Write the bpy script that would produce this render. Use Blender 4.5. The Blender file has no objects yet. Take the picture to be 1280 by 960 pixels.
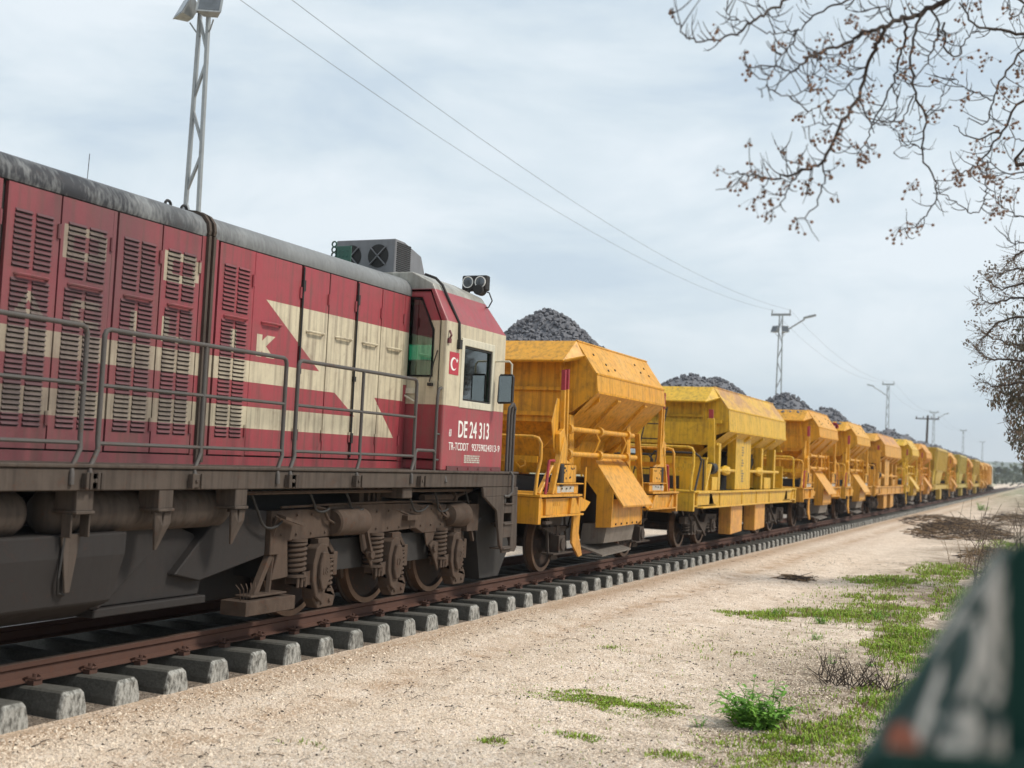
import bpy, bmesh, math, random
from mathutils import Vector, Matrix, noise
random.seed(7)
R = math.radians
S = bpy.context.scene
COL = S.collection
# ------------------------------------------------------------------ camera
YAW, PITCH, ROLL = 0.42712, 0.06149, 0.04661
CAMP = Vector((8.266, 0.0, 2.212))
F_ = Vector((-math.sin(YAW)*math.cos(PITCH), math.cos(YAW)*math.cos(PITCH), math.sin(PITCH)))
R0 = Vector((math.cos(YAW), math.sin(YAW), 0)); U0 = R0.cross(F_)
RV = R0*math.cos(ROLL)+U0*math.sin(ROLL); UV = U0*math.cos(ROLL)-R0*math.sin(ROLL)
cd = bpy.data.cameras.new('camera'); cam = bpy.data.objects.new('camera', cd); COL.objects.link(cam)
cam.matrix_world = Matrix(((RV.x, UV.x, -F_.x, CAMP.x), (RV.y, UV.y, -F_.y, CAMP.y), (RV.z, UV.z, -F_.z, CAMP.z), (0, 0, 0, 1)))
cd.sensor_width = 36; cd.lens = 1475.28/1280*36; cd.clip_end = 8000; cd.clip_start = 0.05
cd.dof.use_dof = True; cd.dof.focus_distance = 14.0; cd.dof.aperture_fstop = 1.55
S.camera = cam
# ------------------------------------------------------------------ light
SUN_EL, SUN_AZ = R(48), R(74)          # azimuth clockwise from +Y
w = bpy.data.worlds.new('World'); S.world = w; w.use_nodes = True
nt = w.node_tree; nt.nodes.clear()
def wn(t, **k):
    n = nt.nodes.new(t)
    for a, b in k.items(): setattr(n, a, b)
    return n
wo = wn('ShaderNodeOutputWorld'); bg = wn('ShaderNodeBackground'); bg.inputs[1].default_value = 0.1
sky = wn('ShaderNodeTexSky', sky_type='NISHITA', sun_disc=False, sun_elevation=SUN_EL, sun_rotation=SUN_AZ)
tc = wn('ShaderNodeTexCoord'); mp = wn('ShaderNodeMapping'); mp.inputs['Scale'].default_value = (1.6, 1.6, 4.6); mp.inputs['Location'].default_value = (0.35, 0.2, 0.1)
nz = wn('ShaderNodeTexNoise'); nz.inputs['Scale'].default_value = 2.3; nz.inputs['Detail'].default_value = 6; nz.inputs['Roughness'].default_value = 0.56; nz.inputs['Distortion'].default_value = 0.35
rp = wn('ShaderNodeValToRGB'); e = rp.color_ramp.elements
e[0].position = 0.36; e[0].color = (6.1, 7.2, 8.15, 1); e[1].position = 0.62; e[1].color = (8.6, 9.3, 9.75, 1)
el = rp.color_ramp.elements.new(0.48); el.color = (7.3, 8.25, 8.85, 1)
mx = wn('ShaderNodeMix', data_type='RGBA'); mx.inputs[0].default_value = 0.88
L = nt.links.new
L(tc.outputs['Generated'], mp.inputs['Vector']); L(mp.outputs['Vector'], nz.inputs['Vector']); L(nz.outputs['Fac'], rp.inputs[0])
L(sky.outputs[0], mx.inputs[6]); L(rp.outputs[0], mx.inputs[7])
L(mx.outputs[2], bg.inputs[0]); L(bg.outputs[0], wo.inputs[0])
sd = bpy.data.lights.new('sun', 'SUN'); sd.energy = 3.0; sd.angle = R(11); sd.color = (1, .94, .84)
sun = bpy.data.objects.new('sun', sd); COL.objects.link(sun)
sdir = Vector((math.sin(SUN_AZ)*math.cos(SUN_EL), math.cos(SUN_AZ)*math.cos(SUN_EL), math.sin(SUN_EL)))
sun.rotation_euler = sdir.to_track_quat('Z', 'Y').to_euler(); sun.location = (20, 10, 30)
vs = S.view_settings; vs.view_transform = 'Standard'; vs.look = 'None'; vs.exposure = 0.12; vs.gamma = 1
S.cycles.max_bounces = 6; S.cycles.transparent_max_bounces = 12; S.cycles.use_denoising = True
# ------------------------------------------------------------------ node helpers
class V:
    """a float socket with arithmetic"""
    def __init__(s, t, k): s.t, s.k = t, k
    def _o(s, op, a, b=None):
        n = s.t.nodes.new('ShaderNodeMath'); n.operation = op
        for i, q in enumerate((a, b)):
            if q is None: continue
            if isinstance(q, V): s.t.links.new(q.k, n.inputs[i])
            else: n.inputs[i].default_value = q
        return V(s.t, n.outputs[0])
    def __add__(s, b): return s._o('ADD', s, b)
    def __radd__(s, b): return s._o('ADD', s, b)
    def __sub__(s, b): return s._o('SUBTRACT', s, b)
    def __rsub__(s, b): return s._o('SUBTRACT', b, s)
    def __mul__(s, b): return s._o('MULTIPLY', s, b)
    def __rmul__(s, b): return s._o('MULTIPLY', s, b)
    def __truediv__(s, b): return s._o('DIVIDE', s, b)
    def __gt__(s, b): return s._o('GREATER_THAN', s, b)
    def __lt__(s, b): return s._o('LESS_THAN', s, b)
    def __and__(s, b): return s._o('MULTIPLY', s, b)
    def __or__(s, b): return s._o('MAXIMUM', s, b)
    def inv(s): return 1 - s
    def pw(s, b): return s._o('POWER', s, b)
    def ramp(s, a, b):   # clamp((x-a)/(b-a))
        n = s.t.nodes.new('ShaderNodeMapRange'); s.t.links.new(s.k, n.inputs[0])
        n.inputs[1].default_value = a; n.inputs[2].default_value = b
        return V(s.t, n.outputs[0])
class MatB:
    def __init__(s, name):
        s.m = bpy.data.materials.new(name); s.m.use_nodes = True; s.t = s.m.node_tree
        s.b = s.t.nodes['Principled BSDF']; s.out = s.t.nodes['Material Output']
        s.tcn = s.t.nodes.new('ShaderNodeTexCoord'); s._xyz = None
    def n(s, t): return s.t.nodes.new(t)
    def xyz(s):
        if not s._xyz:
            n = s.n('ShaderNodeSeparateXYZ'); s.t.links.new(s.tcn.outputs['Object'], n.inputs[0]); s._xyz = [V(s.t, o) for o in n.outputs]
        return s._xyz
    def vec(s, scale=(1, 1, 1), src='Object', rnd=False):
        m = s.n('ShaderNodeMapping'); s.t.links.new(s.tcn.outputs[src], m.inputs[0]); m.inputs['Scale'].default_value = scale
        if rnd:
            oi = s.n('ShaderNodeObjectInfo'); c = s.n('ShaderNodeCombineXYZ'); q = V(s.t, oi.outputs['Random'])*37.0
            for i in range(3): s.t.links.new(q.k, c.inputs[i])
            s.t.links.new(c.outputs[0], m.inputs['Location'])
        return m.outputs[0]
    def noise(s, scale, detail=3, vs=(1, 1, 1), rough=.55, rnd=False, dist=0):
        n = s.n('ShaderNodeTexNoise'); s.t.links.new(s.vec(vs, rnd=rnd), n.inputs['Vector'])
        n.inputs['Scale'].default_value = scale; n.inputs['Detail'].default_value = detail; n.inputs['Roughness'].default_value = rough; n.inputs['Distortion'].default_value = dist
        return V(s.t, n.outputs['Fac'])
    def voro(s, scale, vs=(1, 1, 1), feat='F1'):
        n = s.n('ShaderNodeTexVoronoi'); n.feature = feat; s.t.links.new(s.vec(vs), n.inputs['Vector']); n.inputs['Scale'].default_value = scale
        return n
    def mix(s, f, a, b, mode='MIX'):
        n = s.n('ShaderNodeMix'); n.data_type = 'RGBA'; n.blend_type = mode
        if isinstance(f, V): s.t.links.new(f.k, n.inputs[0])
        else: n.inputs[0].default_value = f
        for i, q in ((6, a), (7, b)):
            if isinstance(q, tuple): n.inputs[i].default_value = (*q[:3], 1)
            else: s.t.links.new(q, n.inputs[i])
        return n.outputs[2]
    def grey(s, v):
        c = s.n('ShaderNodeCombineColor')
        for i in range(3): s.t.links.new(v.k, c.inputs[i])
        return c.outputs[0]
    def col(s, c):
        if isinstance(c, tuple): s.b.inputs['Base Color'].default_value = (*c[:3], 1)
        else: s.t.links.new(c, s.b.inputs['Base Color'])
    def rough(s, r):
        if isinstance(r, V): s.t.links.new(r.k, s.b.inputs['Roughness'])
        else: s.b.inputs['Roughness'].default_value = r
    def bump(s, h, strength=.3, dist=.01):
        n = s.n('ShaderNodeBump'); n.inputs['Strength'].default_value = strength; n.inputs['Distance'].default_value = dist
        s.t.links.new(h.k, n.inputs['Height']); s.t.links.new(n.outputs[0], s.b.inputs['Normal'])
def objcol(M):
    return M.n('ShaderNodeObjectInfo').outputs['Color']
def paint(name, base, rough=.5, grime=.35, streak=.35, rust=.15, gcol=(.05, .04, .035), rcol=(.13, .045, .02), var=.25, metal=0, rnd=False, livery=None, spec=.4, bump=.15):
    M = MatB(name)
    if base == 'obj':
        x, y, z = M.xyz(); dn = M.noise(3.5, 5, rnd=True); c = M.mix((1.45-z).ramp(0, .9)*dn.ramp(.35, .65)*.45, objcol(M), (.20, .12, .06))
    elif livery: c = livery(M)
    else: c = base
    n1 = M.noise(2.3, 4, rnd=rnd); n2 = M.noise(9, 4, rnd=rnd); st = M.noise(1.0, 4, (17, 17, .9), rnd=rnd); fine = M.noise(55, 2, rnd=rnd)
    if isinstance(c, tuple): c = M.mix(0.0, c, c)
    c = M.mix(var, c, M.grey(n1*.9+n2*.5+fine*.25), 'OVERLAY')
    if streak: c = M.mix(st.ramp(.46, .70)*streak, c, gcol)
    if grime: c = M.mix((n1*.6+n2*.4).ramp(.45, .66)*grime, c, gcol)
    if rust: c = M.mix((n2*.55+fine*.45).ramp(.56, .66)*rust, c, rcol)
    M.col(c); M.rough(n2*.3+rough-.15); M.b.inputs['Metallic'].default_value = metal; M.b.inputs['Specular IOR Level'].default_value = spec
    if bump: M.bump(n1*1.6+n2*.6+fine*.4, bump, .01)
    return M.m
# ------------------------------------------------------------------ mesh helpers
class MB:
    def __init__(s): s.v, s.f, s.mi, s.cur, s.T = [], [], [], 0, None
    def add(s, vs, fs):
        o = len(s.v)
        vs = [Vector(p) for p in vs]
        if s.T: vs = [s.T(p) for p in vs]
        s.v += vs; s.f += [tuple(i+o for i in f) for f in fs]; s.mi += [s.cur]*len(fs)
        return s
    def box(s, x0, x1, y0, y1, z0, z1):
        return s.add([(x, y, z) for x in (x0, x1) for y in (y0, y1) for z in (z0, z1)], [(0, 1, 3, 2), (4, 6, 7, 5), (0, 4, 5, 1), (2, 3, 7, 6), (0, 2, 6, 4), (1, 5, 7, 3)])
    def prism(s, poly, axis, lo, hi):
        """poly in the two other axes (x:(y,z) y:(x,z) z:(x,y))"""
        n = len(poly)
        def p(a, b, t): return {'x': (t, a, b), 'y': (a, t, b), 'z': (a, b, t)}[axis]
        vs = [p(a, b, lo) for a, b in poly]+[p(a, b, hi) for a, b in poly]
        return s.add(vs, [tuple(range(n))[::-1], tuple(range(n, 2*n))]+[(i, (i+1) % n, (i+1) % n+n, i+n) for i in range(n)])
    def loft(s, rings, c0=True, c1=True, close=True):
        n = len(rings[0]); vs = [p for r in rings for p in r]; fs = []
        for k in range(len(rings)-1):
            for i in range(n if close else n-1):
                j = (i+1) % n; fs.append((k*n+i, k*n+j, (k+1)*n+j, (k+1)*n+i))
        if c0: fs.append(tuple(range(n))[::-1])
        if c1: fs.append(tuple(range((len(rings)-1)*n, len(rings)*n)))
        return s.add(vs, fs)
    def tube(s, pts, r, seg=6, r1=None, cap=True):
        pts = [Vector(p) for p in pts]; n = len(pts); rings = []; up = None
        for i, p in enumerate(pts):
            d = (pts[min(i+1, n-1)]-pts[max(i-1, 0)])
            if d.length < 1e-9: d = Vector((0, 0, 1))
            d.normalize()
            if up is None:
                up = d.orthogonal().normalized()
            else:
                up = (up-d*up.dot(d)); up = up.normalized() if up.length > 1e-6 else d.orthogonal().normalized()
            b = d.cross(up); q = r if r1 is None else r+(r1-r)*i/(n-1)
            rings.append([p+(up*math.cos(2*math.pi*k/seg)+b*math.sin(2*math.pi*k/seg))*q for k in range(seg)])
        return s.loft(rings, cap, cap)
    def cyl(s, a, b, r, seg=16, r1=None): return s.tube([a, b], r, seg, r1)
    def lathe(s, prof, c, axis='x', seg=28):
        """prof (t, r) along axis from centre c"""
        rings = []
        for t, r in prof:
            rg = []
            for k in range(seg):
                a = 2*math.pi*k/seg; u, v = r*math.cos(a), r*math.sin(a)
                rg.append({'x': (c[0]+t, c[1]+u, c[2]+v), 'y': (c[0]+u, c[1]+t, c[2]+v), 'z': (c[0]+u, c[1]+v, c[2]+t)}[axis])
            rings.append(rg)
        return s.loft(rings)
    def bar(s, a, b, w, h=None):
        """square bar between two points"""
        a, b = Vector(a), Vector(b); h = h or w; d = (b-a).normalized()
        u = d.cross(Vector((0, 0, 1)));
        if u.length < 1e-3: u = Vector((1, 0, 0))
        u.normalize(); t = u.cross(d)
        q = [u*w/2+t*h/2, -u*w/2+t*h/2, -u*w/2-t*h/2, u*w/2-t*h/2]
        return s.loft([[a+k for k in q], [b+k for k in q]])
    def spring(s, c, r, z0, z1, turns, wire):
        n = int(turns*10)
        pts = [(c[0]+r*math.cos(2*math.pi*turns*i/n), c[1]+r*math.sin(2*math.pi*turns*i/n), z0+(z1-z0)*i/n) for i in range(n+1)]
        return s.tube(pts, wire, 6)
    def build(s, name, mat, parent=None, origin=(0, 0, 0), bevel=0, smooth=None, color=None):
        me = bpy.data.meshes.new(name); o_ = Vector(origin)
        me.from_pydata([tuple(p-o_) for p in s.v], [], s.f)
        for m in (mat if isinstance(mat, list) else [mat]): me.materials.append(m)
        if max(s.mi, default=0) > 0: me.polygons.foreach_set('material_index', s.mi)
        bm = bmesh.new(); bm.from_mesh(me); bmesh.ops.recalc_face_normals(bm, faces=bm.faces); bm.to_mesh(me); bm.free()
        ob = bpy.data.objects.new(name, me); COL.objects.link(ob)
        if parent: ob.parent = parent
        else: ob.location = o_
        if smooth is not None:
            me.polygons.foreach_set('use_smooth', [True]*len(me.polygons)); me.set_sharp_from_angle(angle=R(smooth))
        if bevel:
            b = ob.modifiers.new('bevel', 'BEVEL'); b.width = bevel; b.segments = 1; b.limit_method = 'ANGLE'; b.angle_limit = R(40); b.use_clamp_overlap = True
        if color: ob.color = (*color, 1)
        return ob
def tag(o, label=None, cat=None, group=None, kind=None):
    if label: o['label'] = label
    if cat: o['category'] = cat
    if group: o['group'] = group
    if kind: o['kind'] = kind
    return o
def empty(name, loc, label, cat, group=None):
    o = bpy.data.objects.new(name, None); COL.objects.link(o); o.location = loc; o.empty_display_size = .3
    return tag(o, label, cat, group)
def copy_tree(o, parent=None, color=None):
    c = o.copy(); COL.objects.link(c); c.parent = parent
    if color and o.type == 'MESH': c.color = (*color, 1)
    for ch in list(o.children): copy_tree(ch, c, color)
    return c
def text_mesh(name, body, mat, parent, origin, y0, y1, z0, z1, x, depth=.004, offset=0.0):
    """lettering on a plane x = const facing +x, reading along +y"""
    cu = bpy.data.curves.new(name, 'FONT'); cu.body = body; cu.extrude = .5; cu.offset = offset; cu.resolution_u = 3
    tmp = bpy.data.objects.new('tmp_text', cu); COL.objects.link(tmp)
    dg = bpy.context.evaluated_depsgraph_get(); me = bpy.data.meshes.new_from_object(tmp.evaluated_get(dg)); bpy.data.objects.remove(tmp)
    xs = [v.co.x for v in me.vertices]; ys = [v.co.y for v in me.vertices]
    ax, bx, ay, by = min(xs), max(xs), min(ys), max(ys)
    for v in me.vertices:
        a = (v.co.x-ax)/(bx-ax); b = (v.co.y-ay)/(by-ay); t = v.co.z
        v.co = Vector((x+t*2*depth, y0+(y1-y0)*a, z0+(z1-z0)*b))-Vector(origin)
    me.materials.clear(); me.materials.append(mat); me.name = name
    o = bpy.data.objects.new(name, me); COL.objects.link(o); o.parent = parent
    return o
def simple(name, c, rough=.6, metal=0, var=.2, scale=8):
    M = MatB(name); n = M.noise(scale, 4, rnd=True)
    M.col(M.mix(n.ramp(.3, .7), tuple(q*(1-var) for q in c), tuple(min(1, q*(1+var)) for q in c))); M.rough(rough); M.b.inputs['Metallic'].default_value = metal
    return M.m
# ------------------------------------------------------------------ materials
CREAM, RED = (.48, .42, .30), (.265, .042, .052)
LO = (0, 10, .37)                      # locomotive origin
def hood_livery(M):
    x, y, z = M.xyz(); y = y+LO[1]; z = z+LO[2]
    def rect(y0, y1, z0, z1): return (y > y0) & (y < y1) & (z > z0) & (z < z1)
    up = (z < 3.72) & (z > 3.055) & (y > 10.01+(3.72-z)*1.585)
    s1 = rect(-50, 12.95, 2.845, 3.06)
    tri = (z < 2.845) & (y > 12.27+(2.84-z)*1.064)
    mid = (z < 2.846) & (z > 2.59) & (y > 11.39+(2.845-z)*1.8) & tri.inv()
    s2 = (z < 2.595) & (z > 2.375) & tri.inv()
    m = up | s1 | mid | s2
    def D(y0, y1): return (rect(y0, y1, 3.68, 3.96) & rect(y0+.11, y1-.10, 3.755, 3.885).inv()) & (((y-y1+.05) > 0) & ((z > 3.92) | (z < 3.72))).inv()
    m = m | D(7.22, 7.71) | D(8.44, 8.93) | D(6.0, 6.49)
    def A(yc): return rect(yc-.2, yc+.2, 3.12, 3.35) & ((y-yc)._o('ABSOLUTE', y-yc) < (3.37-z)*.75) & (((y-yc)._o('ABSOLUTE', y-yc) < (3.28-z)*.75) & rect(yc-.2, yc+.2, 3.165, 3.205).inv()).inv()
    def K(yc): return rect(yc, yc+.09, 3.12, 3.35) | (rect(yc+.08, yc+.33, 3.12, 3.35) & (((z-3.235)._o('ABSOLUTE', z-3.235)*1.35-(y-yc-.09))._o('ABSOLUTE', (z-3.235)._o('ABSOLUTE', z-3.235)*1.35-(y-yc-.09)) < .07))
    C_ = rect(7.34, 7.66, 3.12, 3.35) & rect(7.43, 7.70, 3.185, 3.285).inv() & ((y < 7.37) & ((z > 3.31) | (z < 3.16))).inv()
    m = m | A(6.9) | C_ | rect(8.04, 8.13, 3.12, 3.35) | rect(8.46, 8.55, 3.12, 3.35) | rect(8.46, 8.74, 3.12, 3.18) | rect(9.45, 9.54, 3.12, 3.35) | K(9.89)
    c = M.mix(m, RED, CREAM)
    # oil soot worked into the louvred doors of the engine room
    n = M.noise(1.1, 3, (1, 1, .5)); soot = (9.9-y).ramp(0, 1.6)*(n.ramp(.3, .6)*.5+.5)
    return M.mix(soot*.70, c, (.080, .046, .050))
def cab_livery(M):
    x, y, z = M.xyz(); z = z+LO[2]
    c = M.mix((z > 2.82) & (z < 3.88), RED, CREAM)
    n = M.noise(4, 5, (1, 1, .6))
    return M.mix(z > 4.285, c, M.mix(n.ramp(.35, .65), (.17, .165, .15), (.33, .32, .28)))
m_hood = paint('hood_paint', None, livery=hood_livery, rough=.45, grime=.4, streak=.55, rust=.2, var=.45, gcol=(.10, .065, .055))
def louvre_livery(M):
    n = M.noise(2.2, 4); x, y, z = M.xyz(); k = (n*.9+(9.6-(y+LO[1]))*.10).ramp(.25, .75)
    return M.mix(k*.5+.22, hood_livery(M), (.055, .035, .04))
m_louvre = paint('louvre_paint', None, livery=louvre_livery, rough=.6, grime=.45, streak=.4, rust=.1, var=.35, gcol=(.05, .035, .035))
m_cab = paint('cab_paint', None, livery=cab_livery, rough=.42, grime=.35, streak=.4, rust=.15, var=.4, gcol=(.13, .1, .08))
m_darkslot = simple('slot_dark', (.012, .010, .010), .8)
m_redband = paint('dirty_red', (.13, .03, .035), grime=.6, streak=.4)
def roof_l(M):
    x, y, z = M.xyz(); y = y+LO[1]; n = M.noise(2.0, 5, (1, 1, 1)); st = M.noise(5, 4, (.3, 6, 2))
    k = ((9.2-y).ramp(-1.2, 2.0)+.25)*(n*.6+st*.5).ramp(.38, .62)
    return M.mix(k, (.19, .195, .195), (.02, .02, .024))
m_roof = paint('roof_grey', None, livery=roof_l, rough=.55, grime=.15, streak=.15, rust=.1, gcol=(.04, .04, .04))
m_frame = paint('dusty_underframe', (.078, .061, .050), rough=.8, grime=.5, streak=.6, rust=.25, gcol=(.035, .028, .024), spec=.2)
m_bogie = paint('dusty_bogie', (.078, .055, .042), rough=.85, grime=.6, streak=.3, rust=.35, gcol=(.03, .024, .02), spec=.15, bump=.4)
m_tank = paint('dark_tank', (.024, .021, .020), rough=.7, grime=.4, streak=.45, rust=.1, gcol=(.022, .02, .02), spec=.25)
m_black = simple('black_iron', (.02, .018, .017), .7)
m_rail_tube = paint('handrail_grey', (.085, .078, .073), rough=.6, grime=.4, streak=0, rust=.4, spec=.2)
m_wheel = paint('wheel_rust', (.034, .023, .018), rough=.7, grime=.6, streak=0, rust=.6, spec=.25)
m_tread = simple('wheel_rim', (.17, .105, .07), .45, .4)
m_white = simple('white_letter', (.78, .76, .72), .5, 0, .06)
m_flagred = simple('flag_red', (.42, .03, .05), .5, 0, .08)
m_alu = paint('ac_metal', (.17, .17, .18), rough=.45, grime=.3, streak=.2, rust=.05)
m_green = paint('green_steel', (.035, .10, .075), rough=.6, grime=.4, streak=.2, rust=.4)
m_dirtyplate = simple('faded_plate', (.45, .42, .36), .6, 0, .3, 60)
m_seat = simple('cab_interior', (.10, .12, .12), .8)
def glass(name, tint, refl=.25):
    M = MatB(name); t = M.t
    tr = t.nodes.new('ShaderNodeBsdfTransparent'); tr.inputs[0].default_value = (*tint, 1)
    gl = t.nodes.new('ShaderNodeBsdfGlossy'); gl.inputs['Roughness'].default_value = .04; gl.inputs[0].default_value = (.9, .95, .95, 1)
    fr = t.nodes.new('ShaderNodeFresnel'); fr.inputs[0].default_value = 1.5
    mxx = t.nodes.new('ShaderNodeMixShader'); q = V(t, fr.outputs[0])*.9+refl*.5
    t.links.new(q.k, mxx.inputs[0]); t.links.new(tr.outputs[0], mxx.inputs[1]); t.links.new(gl.outputs[0], mxx.inputs[2]); t.links.new(mxx.outputs[0], M.out.inputs[0])
    return M.m
m_glass = glass('green_tinted_glass', (.34, .68, .55))
m_lens = simple('lamp_lens', (.12, .13, .14), .12, .3)
m_wag = paint('wagon_paint', 'obj', rough=.45, grime=.38, streak=.45, rust=.4, var=.5, rnd=True, gcol=(.10, .055, .02), rcol=(.14, .05, .02), spec=.45)
m_wagdirty_shade = paint('wagon_paint_dirty_shade', 'obj', rough=.6, grime=.55, streak=.5, rust=.4, var=.5, rnd=True, gcol=(.16, .065, .018), spec=.3)
def worn(M):
    x, y, z = M.xyz(); n = M.noise(1.6, 5, (1, .6, 1), rnd=True); n2 = M.noise(7, 4, (1, 1, .4), rnd=True)
    k = z.ramp(3.1, 3.4)*(n*.6+n2*.4).ramp(.42, .56)
    return M.mix(k*.7, objcol(M), (.27, .13, .085))
m_wagworn = paint('wagon_paint_worn', None, livery=worn, rough=.5, grime=.35, streak=.6, rust=.4, var=.5, rnd=True, gcol=(.12, .07, .03), rcol=(.14, .05, .02))
def sunfade(M):
    x, y, z = M.xyz(); n = M.noise(1.6, 5, (1, .6, 1), rnd=True); n2 = M.noise(14, 4, rnd=True)
    k = z.ramp(3.2, 3.35)*(1-((y-4.0)._o('ABSOLUTE', y-4.0)/1.2)).ramp(0, .35)*(n*.4+n2*.6).ramp(.40, .6)
    return M.mix(k*.4, objcol(M), (.60, .34, .12))
m_wagfade = paint('wagon_paint_faded', None, livery=sunfade, rough=.5, grime=.38, streak=.45, rust=.4, var=.5, rnd=True, gcol=(.10, .055, .02), rcol=(.14, .05, .02))
m_chute = paint('chute_steel', (.16, .14, .12), rough=.5, grime=.4, streak=.4, rust=.4, metal=.2)
m_bog2 = paint('wagon_bogie', (.062, .05, .042), rough=.85, grime=.6, streak=.3, rust=.4, spec=.15)
m_redtip = simple('red_tip', (.33, .03, .04), .5)
m_stone = paint('ballast_stone', (.115, .115, .125), rough=.85, grime=.4, streak=0, rust=0, var=.8, gcol=(.03, .03, .035), spec=.2)
def conc():
    M = MatB('sleeper_concrete'); n1 = M.noise(5, 5, rnd=True); n2 = M.noise(40, 3, rnd=True); x, y, z = M.xyz()
    c = M.mix((n1*.6+n2*.4).ramp(.35, .65), (.052, .049, .041), (.105, .10, .087))
    n3 = M.noise(16, 5, (1, 1.6, .7), rough=.7, rnd=True)
    c = M.mix((x > 1.27) & n3.ramp(.38, .58)*.85, c, (.42, .41, .375))     # mottled lime, with the sunlit look of the end faces painted in
    c = M.mix(n1.ramp(.55, .75)*.6, c, (.06, .055, .045))
    M.col(c); M.rough(.9); M.bump(n1*.5+n2*.5, .5, .015); return M.m
m_conc = conc()
m_railrust = paint('rail_rust', (.082, .042, .031), rough=.75, grime=.4, streak=0, rust=.4, gcol=(.05, .028, .022), spec=.25)
m_railtop = simple('rail_top', (.17, .11, .085), .4, .4)
m_galv = paint('mast_galvanised', (.30, .315, .32), rough=.5, grime=.3, streak=.3, rust=.15, metal=.3)
m_wire = simple('wire_grey', (.16, .17, .18), .5)
# ================================================================== GROUND
def ground():
    def axis(lo, hi, near_lo, near_hi, step):
        a = []; v = near_lo
        while v < near_hi: a.append(v); v += step
        d = step
        while v < hi: a.append(v); d *= 1.25; v += d
        a.append(hi); v = near_lo-step; d = step
        while v > lo: a.insert(0, v); d *= 1.25; v -= d
        a.insert(0, lo); return a
    xs = axis(-3000, 3000, 1.5, 8.5, .16); ys = axis(-60, 6000, 4, 22, .16)
    def h(x, y):
        if x < 1.5: return 0.0
        k = min(1, (x-1.5)/1.0)
        f = .035*noise.noise((x*.5, y*.3, 0))+.015*noise.noise((x*1.7, y*1.3, 3))+.006*noise.noise((x*5, y*5, 7))
        f -= .03*math.exp(-((x-2.6-.15*noise.noise((y*.1, 0, 0)))/.28)**2)
        f -= .022*math.exp(-((x-4.1-.2*noise.noise((y*.12, 3, 0)))/.22)**2)
        if x > 4.8: f += .05*min(1, (x-4.8)/1.5)*(0.5+noise.noise((x*.9, y*.9, 11)))
        return f*k if abs(x) < 60 and y < 200 else 0
    vs = [(x, y, h(x, y)) for y in ys for x in xs]; n = len(xs)
    fs = [(j*n+i, j*n+i+1, (j+1)*n+i+1, (j+1)*n+i) for j in range(len(ys)-1) for i in range(n-1)]
    M = MatB('gravel_ground'); x, y, z = M.xyz()
    vo = M.voro(30); cell = V(M.t, M.n('ShaderNodeSeparateColor').outputs[0])
    M.t.links.new(vo.outputs['Color'], cell.k.node.inputs[0])
    vo2 = M.voro(62); cell2 = V(M.t, M.n('ShaderNodeSeparateColor').outputs[1]); M.t.links.new(vo2.outputs['Color'], cell2.k.node.inputs[0])
    n1 = M.noise(.55, 5, (1, .6, 1)); n2 = M.noise(2.6, 5); n3 = M.noise(14, 4)
    c = M.mix(cell, (.55, .42, .32), (.89, .755, .625))
    c = M.mix((cell2 > .72)*.5, c, (.84, .77, .67))
    c = M.mix((cell2 < .09)*.7, c, (.13, .09, .065))
    c = M.mix((n2*.6+n3*.4).ramp(.46, .68)*.55, c, (.43, .31, .20))
    c = M.mix((n1*.7+n2*.3).ramp(.42, .66)*.28, c, (.50, .37, .26))
    c = M.mix((n2*.5+n3*.5).ramp(.60, .72)*.35, c, (.24, .18, .13))
    strip = (1-((x-2.55)._o('ABSOLUTE', x-2.55)/.42)).ramp(0, 1)*n2.ramp(.3, .6)*.55 | ((1-((x-1.55)._o('ABSOLUTE', x-1.55)/.5)).ramp(0, 1)*.6)
    c = M.mix(strip, c, (.36, .215, .115))
    soil = x.ramp(4.2, 6.2)*(n1*.5+n2*.3+n3*.2).ramp(.42, .56)
    c = M.mix(soil*.85, c, (.13, .095, .06))
    far = y.ramp(45, 120)*(n1*.6+n2*.4).ramp(.4, .6)*x.ramp(1.5, 3)
    c = M.mix(far*.6, c, (.20, .15, .10))
    yard = (x*-1).ramp(7, 20) | (y.ramp(90, 220)*x.ramp(0, 3)) | x.ramp(12, 18)
    c = M.mix(yard*(n1.ramp(.35, .6)), c, (.12, .15, .055))
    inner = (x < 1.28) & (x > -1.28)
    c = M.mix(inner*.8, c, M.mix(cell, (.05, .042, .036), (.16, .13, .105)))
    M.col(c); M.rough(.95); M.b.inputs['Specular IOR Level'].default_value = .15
    d = V(M.t, vo.outputs['Distance']); d2 = V(M.t, vo2.outputs['Distance'])
    M.bump((1-d)*.9+(1-d2)*.45+n3*.3, .8, .025)
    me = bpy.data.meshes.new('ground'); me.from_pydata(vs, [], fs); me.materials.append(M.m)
    me.polygons.foreach_set('use_smooth', [True]*len(fs))
    o = bpy.data.objects.new('ground', me); COL.objects.link(o); tag(o, kind='structure'); return h
GH = ground()
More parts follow.
